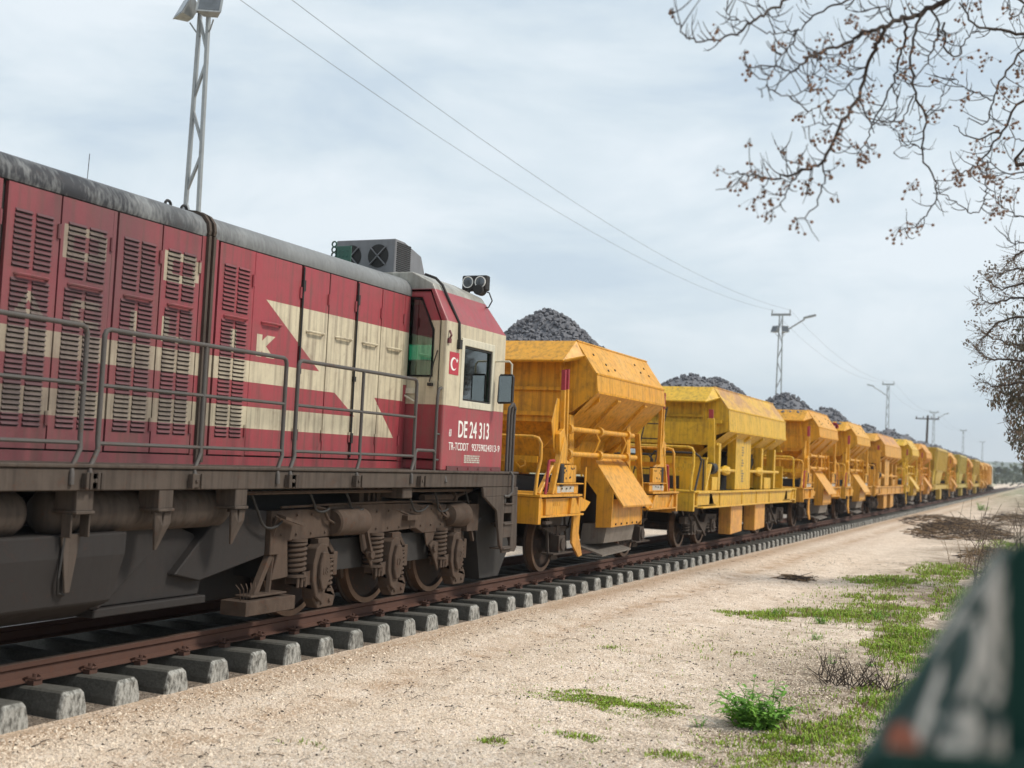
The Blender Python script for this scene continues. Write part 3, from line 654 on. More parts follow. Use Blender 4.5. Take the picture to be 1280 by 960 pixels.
for s in (1, -1):
    b = MB()
    xo, xi = 1.12*s, 1.0*s
    b.prism([(9.98, 1.55), (11.0, 1.56), (11.05, 1.60), (13.0, 1.58), (13.1, 1.56), (14.58, 1.54), (14.62, 1.18), (14.35, 1.2), (13.2, 1.2), (13.0, 1.27), (12.0, 1.24), (11.06, 1.25), (10.28, 1.23), (10.32, .86), (10.02, .84), (10.12, 1.1), (9.98, 1.1)], 'x', xi, xo)
    for i in range(17):
        y = 10.15+i*.27
        if 11.05 < y < 11.75 or y > 13.7: continue
        for z in (1.30, 1.50): b.cyl((1.12*s, y, z), (1.137*s, y, z), .018, 6)
    fr_ = LP(b, 'bogie_frame', m_bogie, bevel=.012)
    for i, y in enumerate(AX):
        # axle box with cover
        b = MB()
        b.prism([(y-.17, .98), (y-.12, 1.14), (y-.04, 1.19), (y+.06, 1.18), (y+.12, 1.06), (y+.12, .82), (y+.06, .62), (y+.0, .56), (y-.1, .62), (y-.17, .8)], 'x', 1.05*s, 1.20*s)
        b.prism([(y-.10, .97), (y-.05, 1.10), (y+.04, 1.10), (y+.09, .98), (y+.09, .82), (y+.03, .70), (y-.05, .70), (y-.1, .82)], 'x', 1.20*s, 1.245*s)
        b.prism([(y-.42, .86), (y-.16, .90), (y-.10, .60), (y+.0, .49), (y+.30, .49), (y+.34, .60), (y+.30, .68), (y+.05, .70), (y-.1, .76), (y-.42, .78)], 'x', 1.02*s, 1.16*s)
        for q in ((y+.06, .55), (y+.22, .56), (y-.3, .82)): b.cyl((1.16*s, q[0], q[1]), (1.18*s, q[0], q[1]), .025, 8)
        for k in range(3): b.box(1.16*s, 1.19*s, y-.44+.07*k, y-.40+.07*k, .74, .86)
        ab = LP(b, 'axle_box', m_bogie, bevel=.01)
        text_mesh('axle_number', '17' if i else '18', m_bogie, ab, LO, y-.05, y+.04, .86, .94, 1.247, .004) if s == 1 else None
        for yc, r, z0, z1, t in ((y-.37, .105, .88, 1.22, 6.5), (y+.22, .07, .69, 1.02, 6.5)):
            b = MB(); b.spring((1.09*s, yc, 0), r, z0, z1, t, .022 if r > .1 else .018); b.cyl((1.09*s, yc, z0-.03), (1.09*s, yc, z0), r+.02, 14); b.cyl((1.09*s, yc, z1), (1.09*s, yc, z1+.03), r+.02, 14)
            b.cyl((1.09*s, yc, z0), (1.09*s, yc, z1), r*.55, 10); LP(b, 'coil_spring', m_bogie, smooth=40)
        b = MB(); b.box(1.1*s, 1.14*s, y+.30, y+.38, .82, 1.08); b.bar((1.1*s, y+.34, 1.05), (1.06*s, y+.2, 1.25), .05); b.box(1.05*s, 1.16*s, y-.05, y+.16, 1.14, 1.24); LP(b, 'damper', m_bogie, bevel=.006)
    for y0, z in ((11.06, 1.40), (13.72, 1.41)):
        b = MB(); b.lathe([(0, .02), (0, .13), (.02, .15), (.62, .15), (.66, .12)] if y0 < 12 else [(0, .02), (0, .05), (.06, .06), (.10, .14), (.5, .17), (.54, .16)], (1.13*s, y0, z), 'y', 22)
        if y0 > 12: b.box(1.0*s, 1.22*s, y0+.52, y0+.86, z-.22, z+.14)
        bc = LP(b, 'brake_cylinder', m_bogie, smooth=40)
        b = MB(); b.tube([(1.15*s, y0-.35, 1.58), (1.16*s, y0-.2, 1.56), (1.17*s, y0-.12, 1.44), (1.17*s, y0+.02, 1.39)], .016, 6); LP(b, 'brake_pipe', m_bogie, bc); b = MB(); b.bar((1.17*s, y0+.66, 1.35), (1.18*s, y0+.78, 1.05), .05, .03); LP(b, 'brake_rod', m_bogie, bc)
    for y in (12.0, 13.55):
        b = MB(); b.prism([(y-.20, 1.04), (y-.12, 1.10), (y+.1, 1.06), (y+.12, .80), (y+.05, .70), (y-.06, .86)], 'x', 1.12*s, 1.15*s); b.cyl((1.15*s, y-.1, 1.0), (1.19*s, y-.1, 1.0), .05, 10); b.prism([(y-.4, 1.55), (y-.12, 1.53), (y+.0, 1.2), (y-.1, .98), (y-.22, 1.05)], 'x', 1.09*s, 1.11*s); LP(b, 'brake_hanger', m_bogie, bevel=.006)
    b = MB(); b.box(.95*s, 1.26*s, 9.45, 10.27, .55, .69); b.bar((1.1*s, 9.75, .7), (1.06*s, 10.05, 1.1), .07); b.bar((1.1*s, 10.0, .7), (1.06*s, 10.1, 1.1), .05); b.box(1.0*s, 1.2*s, 9.6, 10.2, .71, .73)
    for k in range(5): b.tube([(1.15*s, 9.5+.05*k, .69), (1.16*s, 9.47+.06*k, .8), (1.12*s, 9.45+.08*k, .85)], .008, 4)
    LP(b, 'sand_box_step', m_bogie, bevel=.008)
    b = MB(); b.add([(1.16*s, 10.0, 1.53), (1.28*s, 10.0, 1.50), (1.28*s, 10.35, 1.42), (1.16*s, 10.35, 1.44)]+[(1.16*s, 10.0, 1.50), (1.28*s, 10.0, 1.47), (1.28*s, 10.35, 1.39), (1.16*s, 10.35, 1.41)], [(0, 1, 2, 3), (4, 5, 6, 7), (0, 1, 5, 4), (1, 2, 6, 5), (2, 3, 7, 6), (3, 0, 4, 7)]); b.cyl((1.1*s, 10.02, 1.3), (1.18*s, 10.0, 1.5), .03, 6); LP(b, 'foot_step', m_bogie)
    b = MB(); b.tube([(1.08*s, 13.2, 1.64), (1.08*s, 14.1, 1.64)], .05, 8); b.tube([(1.08*s, 14.1, 1.64), (1.08*s, 14.6, 1.74)], .03, 8); b.cyl((1.08*s, 14.0, 1.64), (1.08*s, 14.06, 1.64), .08, 10); b.tube([(1.1*s, 12.1, 1.6), (1.12*s, 12.9, 1.42), (1.12*s, 13.1, 1.4)], .018, 6); b.box(1.12*s, 1.2*s, 12.65, 13.0, 1.38, 1.44); LP(b, 'yaw_damper', m_bogie, smooth=40)
    b = MB(); b.box(1.0*s, 1.36*s, 12.22, 12.45, 1.66, 1.79); LP(b, 'drain_box', m_frame, bevel=.01)
for s in (1, -1):
    for y in AX:
        for e in (1, -1):
            if y == AX[0] and e < 0: continue
            b = MB(); arc = [(y+e*q*math.cos(a), .908+q*math.sin(a)) for q, aa in ((.545, (-.35, -.15, .05, .25)), (.605, (.25, .05, -.15, -.35))) for a in aa]; b.prism(arc, 'x', min(.70*s, .80*s), max(.70*s, .80*s)); b.bar((.78*s, y+e*.60, .93), (.84*s, y+e*.66, 1.35), .05, .03); LP(b, 'brake_shoe', m_bogie)
    for k, (y0, y1, z0, z1, sag) in enumerate(((10.5, 10.9, 1.78, 1.56, .12), (11.2, 11.6, 1.78, 1.54, .10), (12.6, 13.15, 1.76, 1.55, .16), (13.3, 13.7, 1.78, 1.5, .14), (14.2, 14.7, 1.77, 1.35, .2), (9.5, 10.05, 1.78, 1.45, .2))):
        b = MB(); b.tube([(1.18*s+.02*math.sin(i), y0+(y1-y0)*i/8, z0+(z1-z0)*i/8-sag*4*(i/8)*(1-i/8)) for i in range(9)], .014, 6); LP(b, 'hose', m_black, smooth=50)
    b = MB(); b.tube([(1.14*s, 10.1, 1.585), (1.14*s, 11.0, 1.60), (1.14*s, 12.4, 1.61), (1.13*s, 14.5, 1.58)], .013, 6); b.tube([(1.2*s, 9.3, 1.74), (1.2*s, 11, 1.745), (1.2*s, 14.3, 1.74)], .02, 6); LP(b, 'brake_line', m_bogie, smooth=50)
    for y in (11.42, 13.02):
        b = MB(); b.tube([(.82*s, y, 1.2), (.80*s, y+.03, .8), (.76*s, y+.1, .5)], .016, 6); LP(b, 'sand_pipe', m_bogie)
b = MB(); b.box(-1.0, 1.0, 10.1, 14.6, .85, 1.2); b.box(-.6, .6, 9.9, 14.9, 1.15, 1.75); LP(b, 'traction_motors', m_black)
b = MB()
for y in (11.75, 11.95, 12.15, 12.0): b.box(.9, 1.05, y, y+.1, 1.55, 1.79)
LP(b, 'body_support', m_bogie)
# ================================================================== WAGONS  (local y from the front headstock, z above rail top)
ORI = (0, 0, .37)
ORANGE, YELLOW, AMBER, OLIVE, DEEP = (.59, .255, .016), (.60, .33, .022), (.61, .275, .018), (.44, .29, .04), (.58, .24, .018)
PALEO = (.58, .265, .03)
def WP(mb, name, mat, parent, **k): return mb.build(name, mat, parent, ORI, **k)
def hopper_shell(root, y0, y1, ribs, upper=4.2, lip=.46, z_mid=3.65, z_low=3.34, zb=2.5, xt=1.06, holes=True, dirty=False):
    xm, xl, xb = 1.45, 1.48, .55
    b = MB(); t = .02
    for s in (1, -1):
        P = [(xt*s, upper), (xm*s, z_mid), (xl*s, z_low), (xb*s, zb)]
        for (a, c) in zip(P, P[1:]):
            q = [(a[0], y0, a[1]), (c[0], y0, c[1]), (c[0], y1, c[1]), (a[0], y1, a[1])]
            off = Vector((-.03*s, 0, -.012))
            b.add(q+[Vector(p)+off for p in q], [(0, 1, 2, 3), (4, 5, 6, 7), (0, 1, 5, 4), (1, 2, 6, 5), (2, 3, 7, 6), (3, 0, 4, 7)])
        b.cur = 0
        b.tube([(xt*s, y0, upper), (xt*s, y1, upper)], .022, 6)
    shell = WP(b, 'hopper_side', m_wagfade if holes else m_wagworn, root)
    for s in (1, -1):
        b = MB()
        for y in ribs:
            b.add([(xl*s-.04*s, y-.09, z_low-.03), (xl*s-.04*s, y+.09, z_low-.03), (xb*s, y+.09, zb-.01), (xb*s, y-.09, zb-.01), (xl*s-.03*s, y-.07, z_low-.09), (xl*s-.03*s, y+.07, z_low-.09), (xb*s+.03*s, y+.07, zb-.07), (xb*s+.03*s, y-.07, zb-.07)], [(4, 5, 6, 7), (0, 1, 5, 4), (1, 2, 6, 5), (2, 3, 7, 6), (3, 0, 4, 7)])
        b.box(min(xl*s, (xl+.012)*s), max(xl*s, (xl+.012)*s), y0, y1, z_low-.015, z_low+.02)
        b.box(min(xm*s-.01, (xm+.012)*s), max(xm*s+.01, (xm+.012)*s), y0, y1, z_mid-.015, z_mid+.015)
        WP(b, 'side_rib', m_wagdirty_shade, shell)
    if holes:
        b = MB()
        for s in (1,):
            for fy, fz in ((.12, .35), (.22, .6), (.2, .8), (.31, .72), (.72, .3), (.85, .35), (.74, .55), (.86, .6)):
                y = y0+(y1-y0)*fy; x = xt+(xm-xt)*fz; z = upper+(z_mid-upper)*fz
                b.cyl((x-.02, y, z-.014), (x+.012, y, z+.009), .022, 8)
        WP(b, 'bolt_hole', m_black, shell)
    # end walls with an overhanging lip, chamfered at the corners
    for e, ye in ((-1, y0), (1, y1)):
        b = MB(); yb = ye-e*.0
        w_ = [(-xt, upper-.02), (xt, upper-.02), (xm-.01, z_mid), (xl-.01, z_low), (.80, 2.83), (-.80, 2.83), (-xl+.01, z_low), (-xm+.01, z_mid)]
        b.prism(w_, 'y', yb-e*.05, yb-e*.02)
        # sloping floor sheet beneath the end wall
        b.add([(-.92, yb-e*.02, 2.95), (.92, yb-e*.02, 2.95), (.6, yb-e*.75, 2.2), (-.6, yb-e*.75, 2.2), (-.92, yb-e*.05, 2.95), (.92, yb-e*.05, 2.95), (.6, yb-e*.78, 2.2), (-.6, yb-e*.78, 2.2)], [(0, 1, 2, 3), (4, 5, 6, 7), (0, 1, 5, 4), (1, 2, 6, 5), (2, 3, 7, 6), (3, 0, 4, 7)])
        b.box(-.98, .98, min(yb, yb+e*.04), max(yb, yb+e*.04), 3.36, 3.42)
        b.box(-.75, .75, min(yb, yb+e*.04), max(yb, yb+e*.04), 2.93, 3.0)
        for s in (1, -1): b.prism([(.78*s, 3.85), (.86*s, 3.85), (1.0*s, 3.0), (.9*s, 2.9)], 'y', yb-e*.02, yb+e*.06)
        ew = WP(b, 'hopper_end', m_wagdirty_shade, root)  # grime and rust coat, also paints in the shade on the end sheets
        l = MB(); o_ = e*lip
        l.add([(-xt, yb, upper), (xt, yb, upper), (xt-.04, yb+o_, upper-.37), (-xt+.04, yb+o_, upper-.37), (1.20, yb, upper-.25), (-1.20, yb, upper-.25), (-xt, yb-e*.03, upper-.03), (xt, yb-e*.03, upper-.03), (xt-.04, yb+o_-e*.04, upper-.40), (-xt+.04, yb+o_-e*.04, upper-.40), (1.18, yb-e*.03, upper-.30), (-1.18, yb-e*.03, upper-.30)],
              [(0, 1, 2, 3), (1, 4, 2), (0, 3, 5), (6, 7, 8, 9), (7, 10, 8), (6, 9, 11), (3, 2, 8, 9), (2, 4, 10, 8), (5, 3, 9, 11)])
        l.tube([(-xt+.04, yb+o_, upper-.37), (xt-.04, yb+o_, upper-.37), (1.20, yb, upper-.25)], .02, 6)
        WP(l, 'end_lip', m_wag, ew)
    return shell
def buffers(root, y, e):
    for s in (1, -1):
        b = MB(); b.lathe([(0, .12), (e*.05, .12), (e*.05, .09), (e*.30, .09), (e*.30, .11), (e*.52, .13), (e*.53, .23), (e*.57, .23), (e*.60, .08)], (.875*s, y, 1.43), 'y', 18); WP(b, 'buffer', m_bog2, root, smooth=40)
    b = MB(); b.tube([(0, y, 1.42), (0, y+e*.45, 1.40)], .045, 8); b.tube([(.25, y, 1.3), (.25, y+e*.2, 1.0), (.3, y+e*.4, .92), (.32, y+e*.55, 1.05)], .028, 6); WP(b, 'coupling', m_bog2, root)
def single_axle(root, y):
    wheelset(root, ORI, y, .47)
    for s in (1, -1):
        b = MB(); x = 1.02*s
        b.prism([(y-.34, 1.34), (y+.34, 1.34), (y+.14, .98), (y+.12, .66), (y+.16, .6), (y+.12, .58), (y-.12, .58), (y-.16, .6), (y-.12, .66), (y-.14, .98)], 'x', x-.012, x+.012)
        b.box(min(x-.1*s, x+.14*s), max(x-.1*s, x+.14*s), y-.13, y+.13, .70, .98); b.cyl((x+.14*s, y, .84), (x+.17*s, y, .84), .1, 14)
        ab = WP(b, 'axle_guard', m_bog2, root, bevel=.006)
        b = MB()
        for k in range(6): b.box(x-.05, x+.05, y-.60+.085*k, y+.60-.085*k, 1.10-.021*k, 1.118-.021*k)
        b.box(x-.06, x+.06, y-.05, y+.05, .97, 1.13)
        for q in (-.6, .6): b.bar((x, y+q, 1.11), (x, y+q*1.22, 1.30), .03); b.box(x-.04, x+.04, y+q*1.22-.05, y+q*1.22+.05, 1.27, 1.34)
        WP(b, 'leaf_spring', m_bog2, ab)
        b = MB(); b.box(x-.06, x+.16, y-.4, y+.45, .685, .71); b.bar((x, y-.36, 1.3), (x+.05*s, y-.36, .7), .03); b.bar((x, y+.40, 1.3), (x+.05*s, y+.40, .7), .03); b.box(x-.2*s-.04, x-.2*s+.04, y+.5, y+.58, .6, 1.1); WP(b, 'brake_gear', m_bog2, root)
def y25_bogie(root, yc):
    for dy in (-.84, .84): wheelset(root, ORI, yc+dy, .45)
    for s in (1, -1):
        b = MB(); x0, x1 = sorted((.96*s, 1.1*s))
        b.prism([(yc-1.35, 1.08), (yc-.4, 1.10), (yc-.25, .92), (yc+.25, .92), (yc+.4, 1.10), (yc+1.35, 1.08), (yc+1.35, .92), (yc+.5, .86), (yc+.3, .66), (yc-.3, .66), (yc-.5, .86), (yc-1.35, .92)], 'x', x0, x1)
        bf = WP(b, 'bogie_frame', m_bog2, root, bevel=.01)
        for dy in (-.84, .84):
            b = MB(); y = yc+dy; b.box(min(.95*s, 1.16*s), max(.95*s, 1.16*s), y-.14, y+.14, .68, .98); b.cyl((1.16*s, y, .83), (1.19*s, y, .83), .10, 14)
            for q in (-.24, .24): b.spring((1.04*s, y+q, 0), .07, .72, 1.02, 5, .02); b.box(.95*s if s > 0 else -1.13, 1.13 if s > 0 else -.95, y+q-.09, y+q+.09, .68, .715)
            WP(b, 'axle_box', m_bog2, bf, smooth=40)
        b = MB(); b.bar((1.13*s, yc-.9, 1.2), (1.13*s, yc+.2, .62), .05); b.tube([(1.12*s, yc-1.2, 1.15), (1.15*s, yc-.6, .75), (1.12*s, yc-.1, .72)], .025, 6); b.box(min(1.0*s, 1.2*s), max(1.0*s, 1.2*s), yc-1.0, yc-.7, 1.12, 1.3); WP(b, 'brake_lever', m_bog2, root)
    b = MB(); b.box(-.9, .9, yc-.15, yc+.15, .7, 1.25); WP(b, 'bolster', m_bog2, root)
def end_gear(root, L, rear, levers=True, tall=2.53, panel=True):
    Tm = (lambda p: Vector((p.x, L-p.y, p.z))) if rear else None
    def mb(): b = MB(); b.T = Tm; return b
    b = mb(); b.box(-1.38, 1.38, 0, .10, 1.22, 1.62); b.box(-1.40, 1.40, -.02, 1.75, 1.625, 1.66); 
    for s in (1, -1):
        b.prism([(.10, 1.60), (1.95, 1.60), (2.15, 1.45), (1.8, 1.33), (.1, 1.33)], 'x', min(1.30*s, 1.33*s), max(1.30*s, 1.33*s)); b.box(min(1.25*s, 1.38*s), max(1.25*s, 1.38*s), .1, 1.9, 1.315, 1.345)
        b.prism([(.3, 1.6), (.3, 1.35), (.55, 1.35)], 'x', min(1.33*s, 1.37*s), max(1.33*s, 1.37*s)); b.prism([(1.35, 1.6), (1.5, 1.6), (1.75, 1.35), (1.3, 1.35)], 'x', min(1.33*s, 1.38*s), max(1.33*s, 1.38*s))
        for y in (.7, .78, .86, .94): b.box(1.331*s if s > 0 else -1.336, 1.336 if s > 0 else -1.331, y, y+.03, 1.48, 1.55)
    WP(b, 'end_platform', m_wag, root, bevel=.008)
    b = mb()
    b.tube([(-1.28, .25, 1.66), (-1.28, .16, 1.95), (-1.28, .12, tall-.08), (-1.22, .12, tall), (1.18, .12, tall), (1.27, .13, tall-.02), (1.31, .15, tall-.10), (1.31, .16, 2.2), (1.31, .05, 1.95), (1.31, -.0, 1.66)], .028, 8)
    b.box(-1.28, 1.28, .10, .16, 2.14, 2.24); b.tube([(.6, .13, 1.66), (.6, .13, tall)], .022, 6); b.tube([(1.0, .1, 2.06), (1.08, .1, 2.1), (1.08, .1, 2.16), (1.0, .1, 2.18), (.93, .1, 2.13), (1.0, .1, 2.06)], .015, 5)
    WP(b, 'end_railing', m_wag, root, smooth=50)
    if levers:
        b = mb()
        for dy, q in ((0, 0), (.14, .02)):
            b.bar((1.30, 1.02+dy, 2.25), (1.30, .98+dy, 3.30+q), .07, .05); 
        b.prism([(.66, 2.77), (.84, 3.16), (.95, 3.16), (.92, 2.35), (.82, 2.30)], 'x', 1.24, 1.26)
        b.prism([(.88, 2.14), (.80, 2.60), (1.0, 2.7), (1.16, 2.4), (1.16, 2.2), (1.4, 2.14)], 'x', 1.26, 1.34)
        b.bar((1.31, .62, 1.66), (1.31, 1.0, 2.55), .09, .06); b.bar((1.25, .25, 1.66), (1.25, .75, 2.1), .07, .05)
        lv = WP(b, 'lever', m_wag, root, bevel=.006)
        b = mb()
        for dy in (0, .14):
            b = mb(); b.bar((1.30, .98+dy, 3.30+dy*.15), (1.30, .965+dy, 3.62+dy*.15), .065, .045); WP(b, 'lever_tip', m_redtip, lv)
        b = mb()
        b.tube([(1.3, .42, 1.66), (1.3, .52, 2.18), (1.3, .72, 2.18)], .025, 6)
        WP(b, 'red_handle', m_redtip, lv)
    if panel:
        b = mb(); b.box(1.27, 1.335, .98, 1.60, 1.84, 2.12); b.box(1.20, 1.32, .78, 1.75, 1.665, 1.81); b.box(1.18, 1.36, .75, 1.9, 1.815, 1.835); pn = WP(b, 'control_panel', m_wag, root, bevel=.006)
        b = mb()
        for y, z in ((1.06, 2.07), (1.10, 2.07), (1.14, 2.03), (1.08, 2.0), (1.36, 2.07), (1.42, 2.06), (1.48, 2.07), (1.15, 1.91), (1.3, 1.92), (1.34, 1.93), (1.0, 1.75), (1.2, 1.75), (1.36, 1.76)): b.box(1.335, 1.338, y, y+.035, z-.015, z+.015)
        WP(b, 'panel_mark', m_black, pn); b = mb(); b.box(1.32, 1.324, .84, .98, 1.68, 1.79); b.box(1.32, 1.323, 1.02, 1.55, 1.69, 1.79); WP(b, 'panel_plate', m_dirtyplate, pn)
        b = mb(); b.box(1.22, 1.35, .93, 1.06, 1.78, 2.14); WP(b, 'rubber_hose_box', m_black, pn, bevel=.02)
        b = mb(); b.box(1.38, 1.44, .16, .40, 1.22, 1.26); b.box(-1.1, 1.1, .3, 2.4, 1.3, 1.6); WP(b, 'frame_beam', m_bog2, root)
def wagon_a(root):
    """short two-axle hopper with side chutes"""
    L = 7.3
    hopper_shell(root, 2.06, 5.85, (3.25, 4.75), zb=2.4)
    end_gear(root, L, False); end_gear(root, L, True)
    buffers(root, 0, -1); buffers(root, L, 1)
    single_axle(root, 1.55); single_axle(root, L-1.6)
    for s in (1, -1):
        b = MB()
        for z in (2.70, 2.30): b.cyl((1.28*s, 1.25, z), (1.28*s, 3.95+(.8 if z < 2.5 else .6), z), .045, 12)
        for z in (2.70, 2.30):
            for y in (1.32, 2.75, 4.2): b.cyl((1.28*s, y-.05, z), (1.28*s, y+.05, z), .085, 10)
        sh = WP(b, 'operating_shaft', m_wag, root, smooth=40)
        for y in (2.55, 3.95):
            b = MB(); b.tube([(1.28*s, y, 2.70), (1.34*s, y+.05, 2.55), (1.28*s, y, 2.35), (1.2*s, y, 2.3)], .025, 6); WP(b, 'shaft_link', m_wagdirty_shade, sh)
        for y in (2.0, 4.95):
            b = MB(); b.bar((1.05*s, y, 1.62), (1.0*s, y, 2.95), .20, .12); WP(b, 'hopper_post', m_wagdirty_shade, root, bevel=.006)
        b = MB(); b.bar((1.3*s, 4.75, 2.75), (1.3*s, 5.1, 1.66), .10, .06); WP(b, 'hopper_strut', m_wagdirty_shade, root, bevel=.006)
        # chute
        SH = lambda p: p+Vector((0, .52, 0)); CH = [(q*s, z) for q, z in ((.88, 2.30), (1.14, 2.24), (1.50, 1.66), (1.48, 1.08), (1.20, 1.06), (1.20, 1.62), (.98, 1.88), (.88, 2.05))]
        b = MB(); b.T = SH
        b.prism(CH, 'y', 2.45, 2.48)
        b.prism(CH, 'y', 4.10, 4.13)
        b.box(min(.89*s, .92*s), max(.89*s, .92*s), 2.46, 4.12, 2.06, 2.28); b.box(min(1.21*s, 1.24*s), max(1.21*s, 1.24*s), 2.46, 4.12, 1.07, 1.5)
        ch = WP(b, 'side_chute', m_wag, root)
        b = MB(); b.T = SH
        b.add([(1.10*s, 2.46, 2.28), (1.10*s, 4.0, 2.28), (1.50*s, 4.12, 1.72), (1.66*s, 4.20, 1.46), (1.66*s, 2.55, 1.46), (1.50*s, 2.46, 1.72)]+[(1.10*s, 2.46, 2.25), (1.10*s, 4.0, 2.25), (1.49*s, 4.12, 1.69), (1.65*s, 4.20, 1.43), (1.65*s, 2.55, 1.43), (1.49*s, 2.46, 1.69)], [(0, 1, 2, 5), (5, 2, 3, 4), (6, 7, 8, 11), (11, 8, 9, 10), (0, 1, 7, 6), (1, 2, 8, 7), (2, 3, 9, 8), (3, 4, 10, 9), (4, 5, 11, 10), (5, 0, 6, 11)])
        b.prism([(2.45, 1.56), (4.12, 1.56), (4.12, 1.16), (3.9, 1.10), (2.45, 1.08)], 'x', min(1.45*s, 1.475*s), max(1.45*s, 1.475*s))
        b.cur = 1
        for y in (2.7, 3.0, 3.3, 3.6, 3.85): b.cyl((1.47*s, y, 1.13), (1.49*s, y, 1.13), .018, 8)
        WP(b, 'chute_cover', [m_wag, m_black], ch)
        b = MB(); b.T = SH; b.prism([(.95*s, 1.12), (1.40*s, 1.12), (1.34*s, .80), (.9*s, .75)], 'y', 2.5, 4.0); b.add([(.9*s, 2.2, .78), (.9*s, 3.7, .80), (1.42*s, 3.75, .66), (1.42*s, 2.25, .62), (.9*s, 2.2, .75), (.9*s, 3.7, .77), (1.42*s, 3.75, .63), (1.42*s, 2.25, .59)], [(0, 1, 2, 3), (4, 5, 6, 7), (0, 1, 5, 4), (1, 2, 6, 5), (2, 3, 7, 6), (3, 0, 4, 7)])
        WP(b, 'chute_spout', m_chute, ch)
        b = MB(); b.prism([(1.95, 1.40), (2.25, 1.42), (2.2, 1.0), (2.4, .62), (2.25, .60), (1.9, .85)], 'x', min(1.16*s, 1.19*s), max(1.16*s, 1.19*s)); b.prism([(1.7, 1.62), (2.25, 1.52), (2.0, 1.38), (1.7, 1.38)], 'x', min(1.34*s, 1.36*s), max(1.34*s, 1.36*s)); b.tube([(1.33*s, 2.05, 2.1), (1.33*s, 2.03, 1.4)], .018, 6)
        WP(b, 'guard_plate', m_wag, ch)
        b = MB(); b.prism([(1.42*s, 3.28), (1.42*s, 3.2), (1.0*s, 2.9), (.95*s, 2.98)], 'y', 2.3, 2.33); WP(b, 'stay', m_wagdirty_shade, root)
    b = MB(); b.loft([[(-.75*q, 3.65-1.3*q, z), (.75*q, 3.65-1.3*q, z), (.75*q, 3.65+1.3*q, z), (-.75*q, 3.65+1.3*q, z)] for q, z in ((1, 2.75), (.72, 1.95))]); WP(b, 'inner_hopper', m_wagdirty_shade, root); b = MB(); b.box(-.80, .80, 2.35, 4.95, .82, 1.9); WP(b, 'dark_gap_block', m_black, root)  # black block added to paint the shaded opening behind the chutes
def side_box(root, s, y, w=1.15):
    b = MB(); b.prism([(y, 1.34), (y+w, 1.34), (y+w, .62), (y, .58)], 'x', min(1.02*s, 1.33*s), max(1.02*s, 1.33*s))
    b.v = [Vector((p.x, p.y, p.z-(.06 if abs(p.x) > 1.2 and p.z > 1.2 and p.y > y+.5 else 0))) for p in b.v]
    bx = WP(b, 'discharge_box', m_wag, root, bevel=.015); BOXES.append(bx)
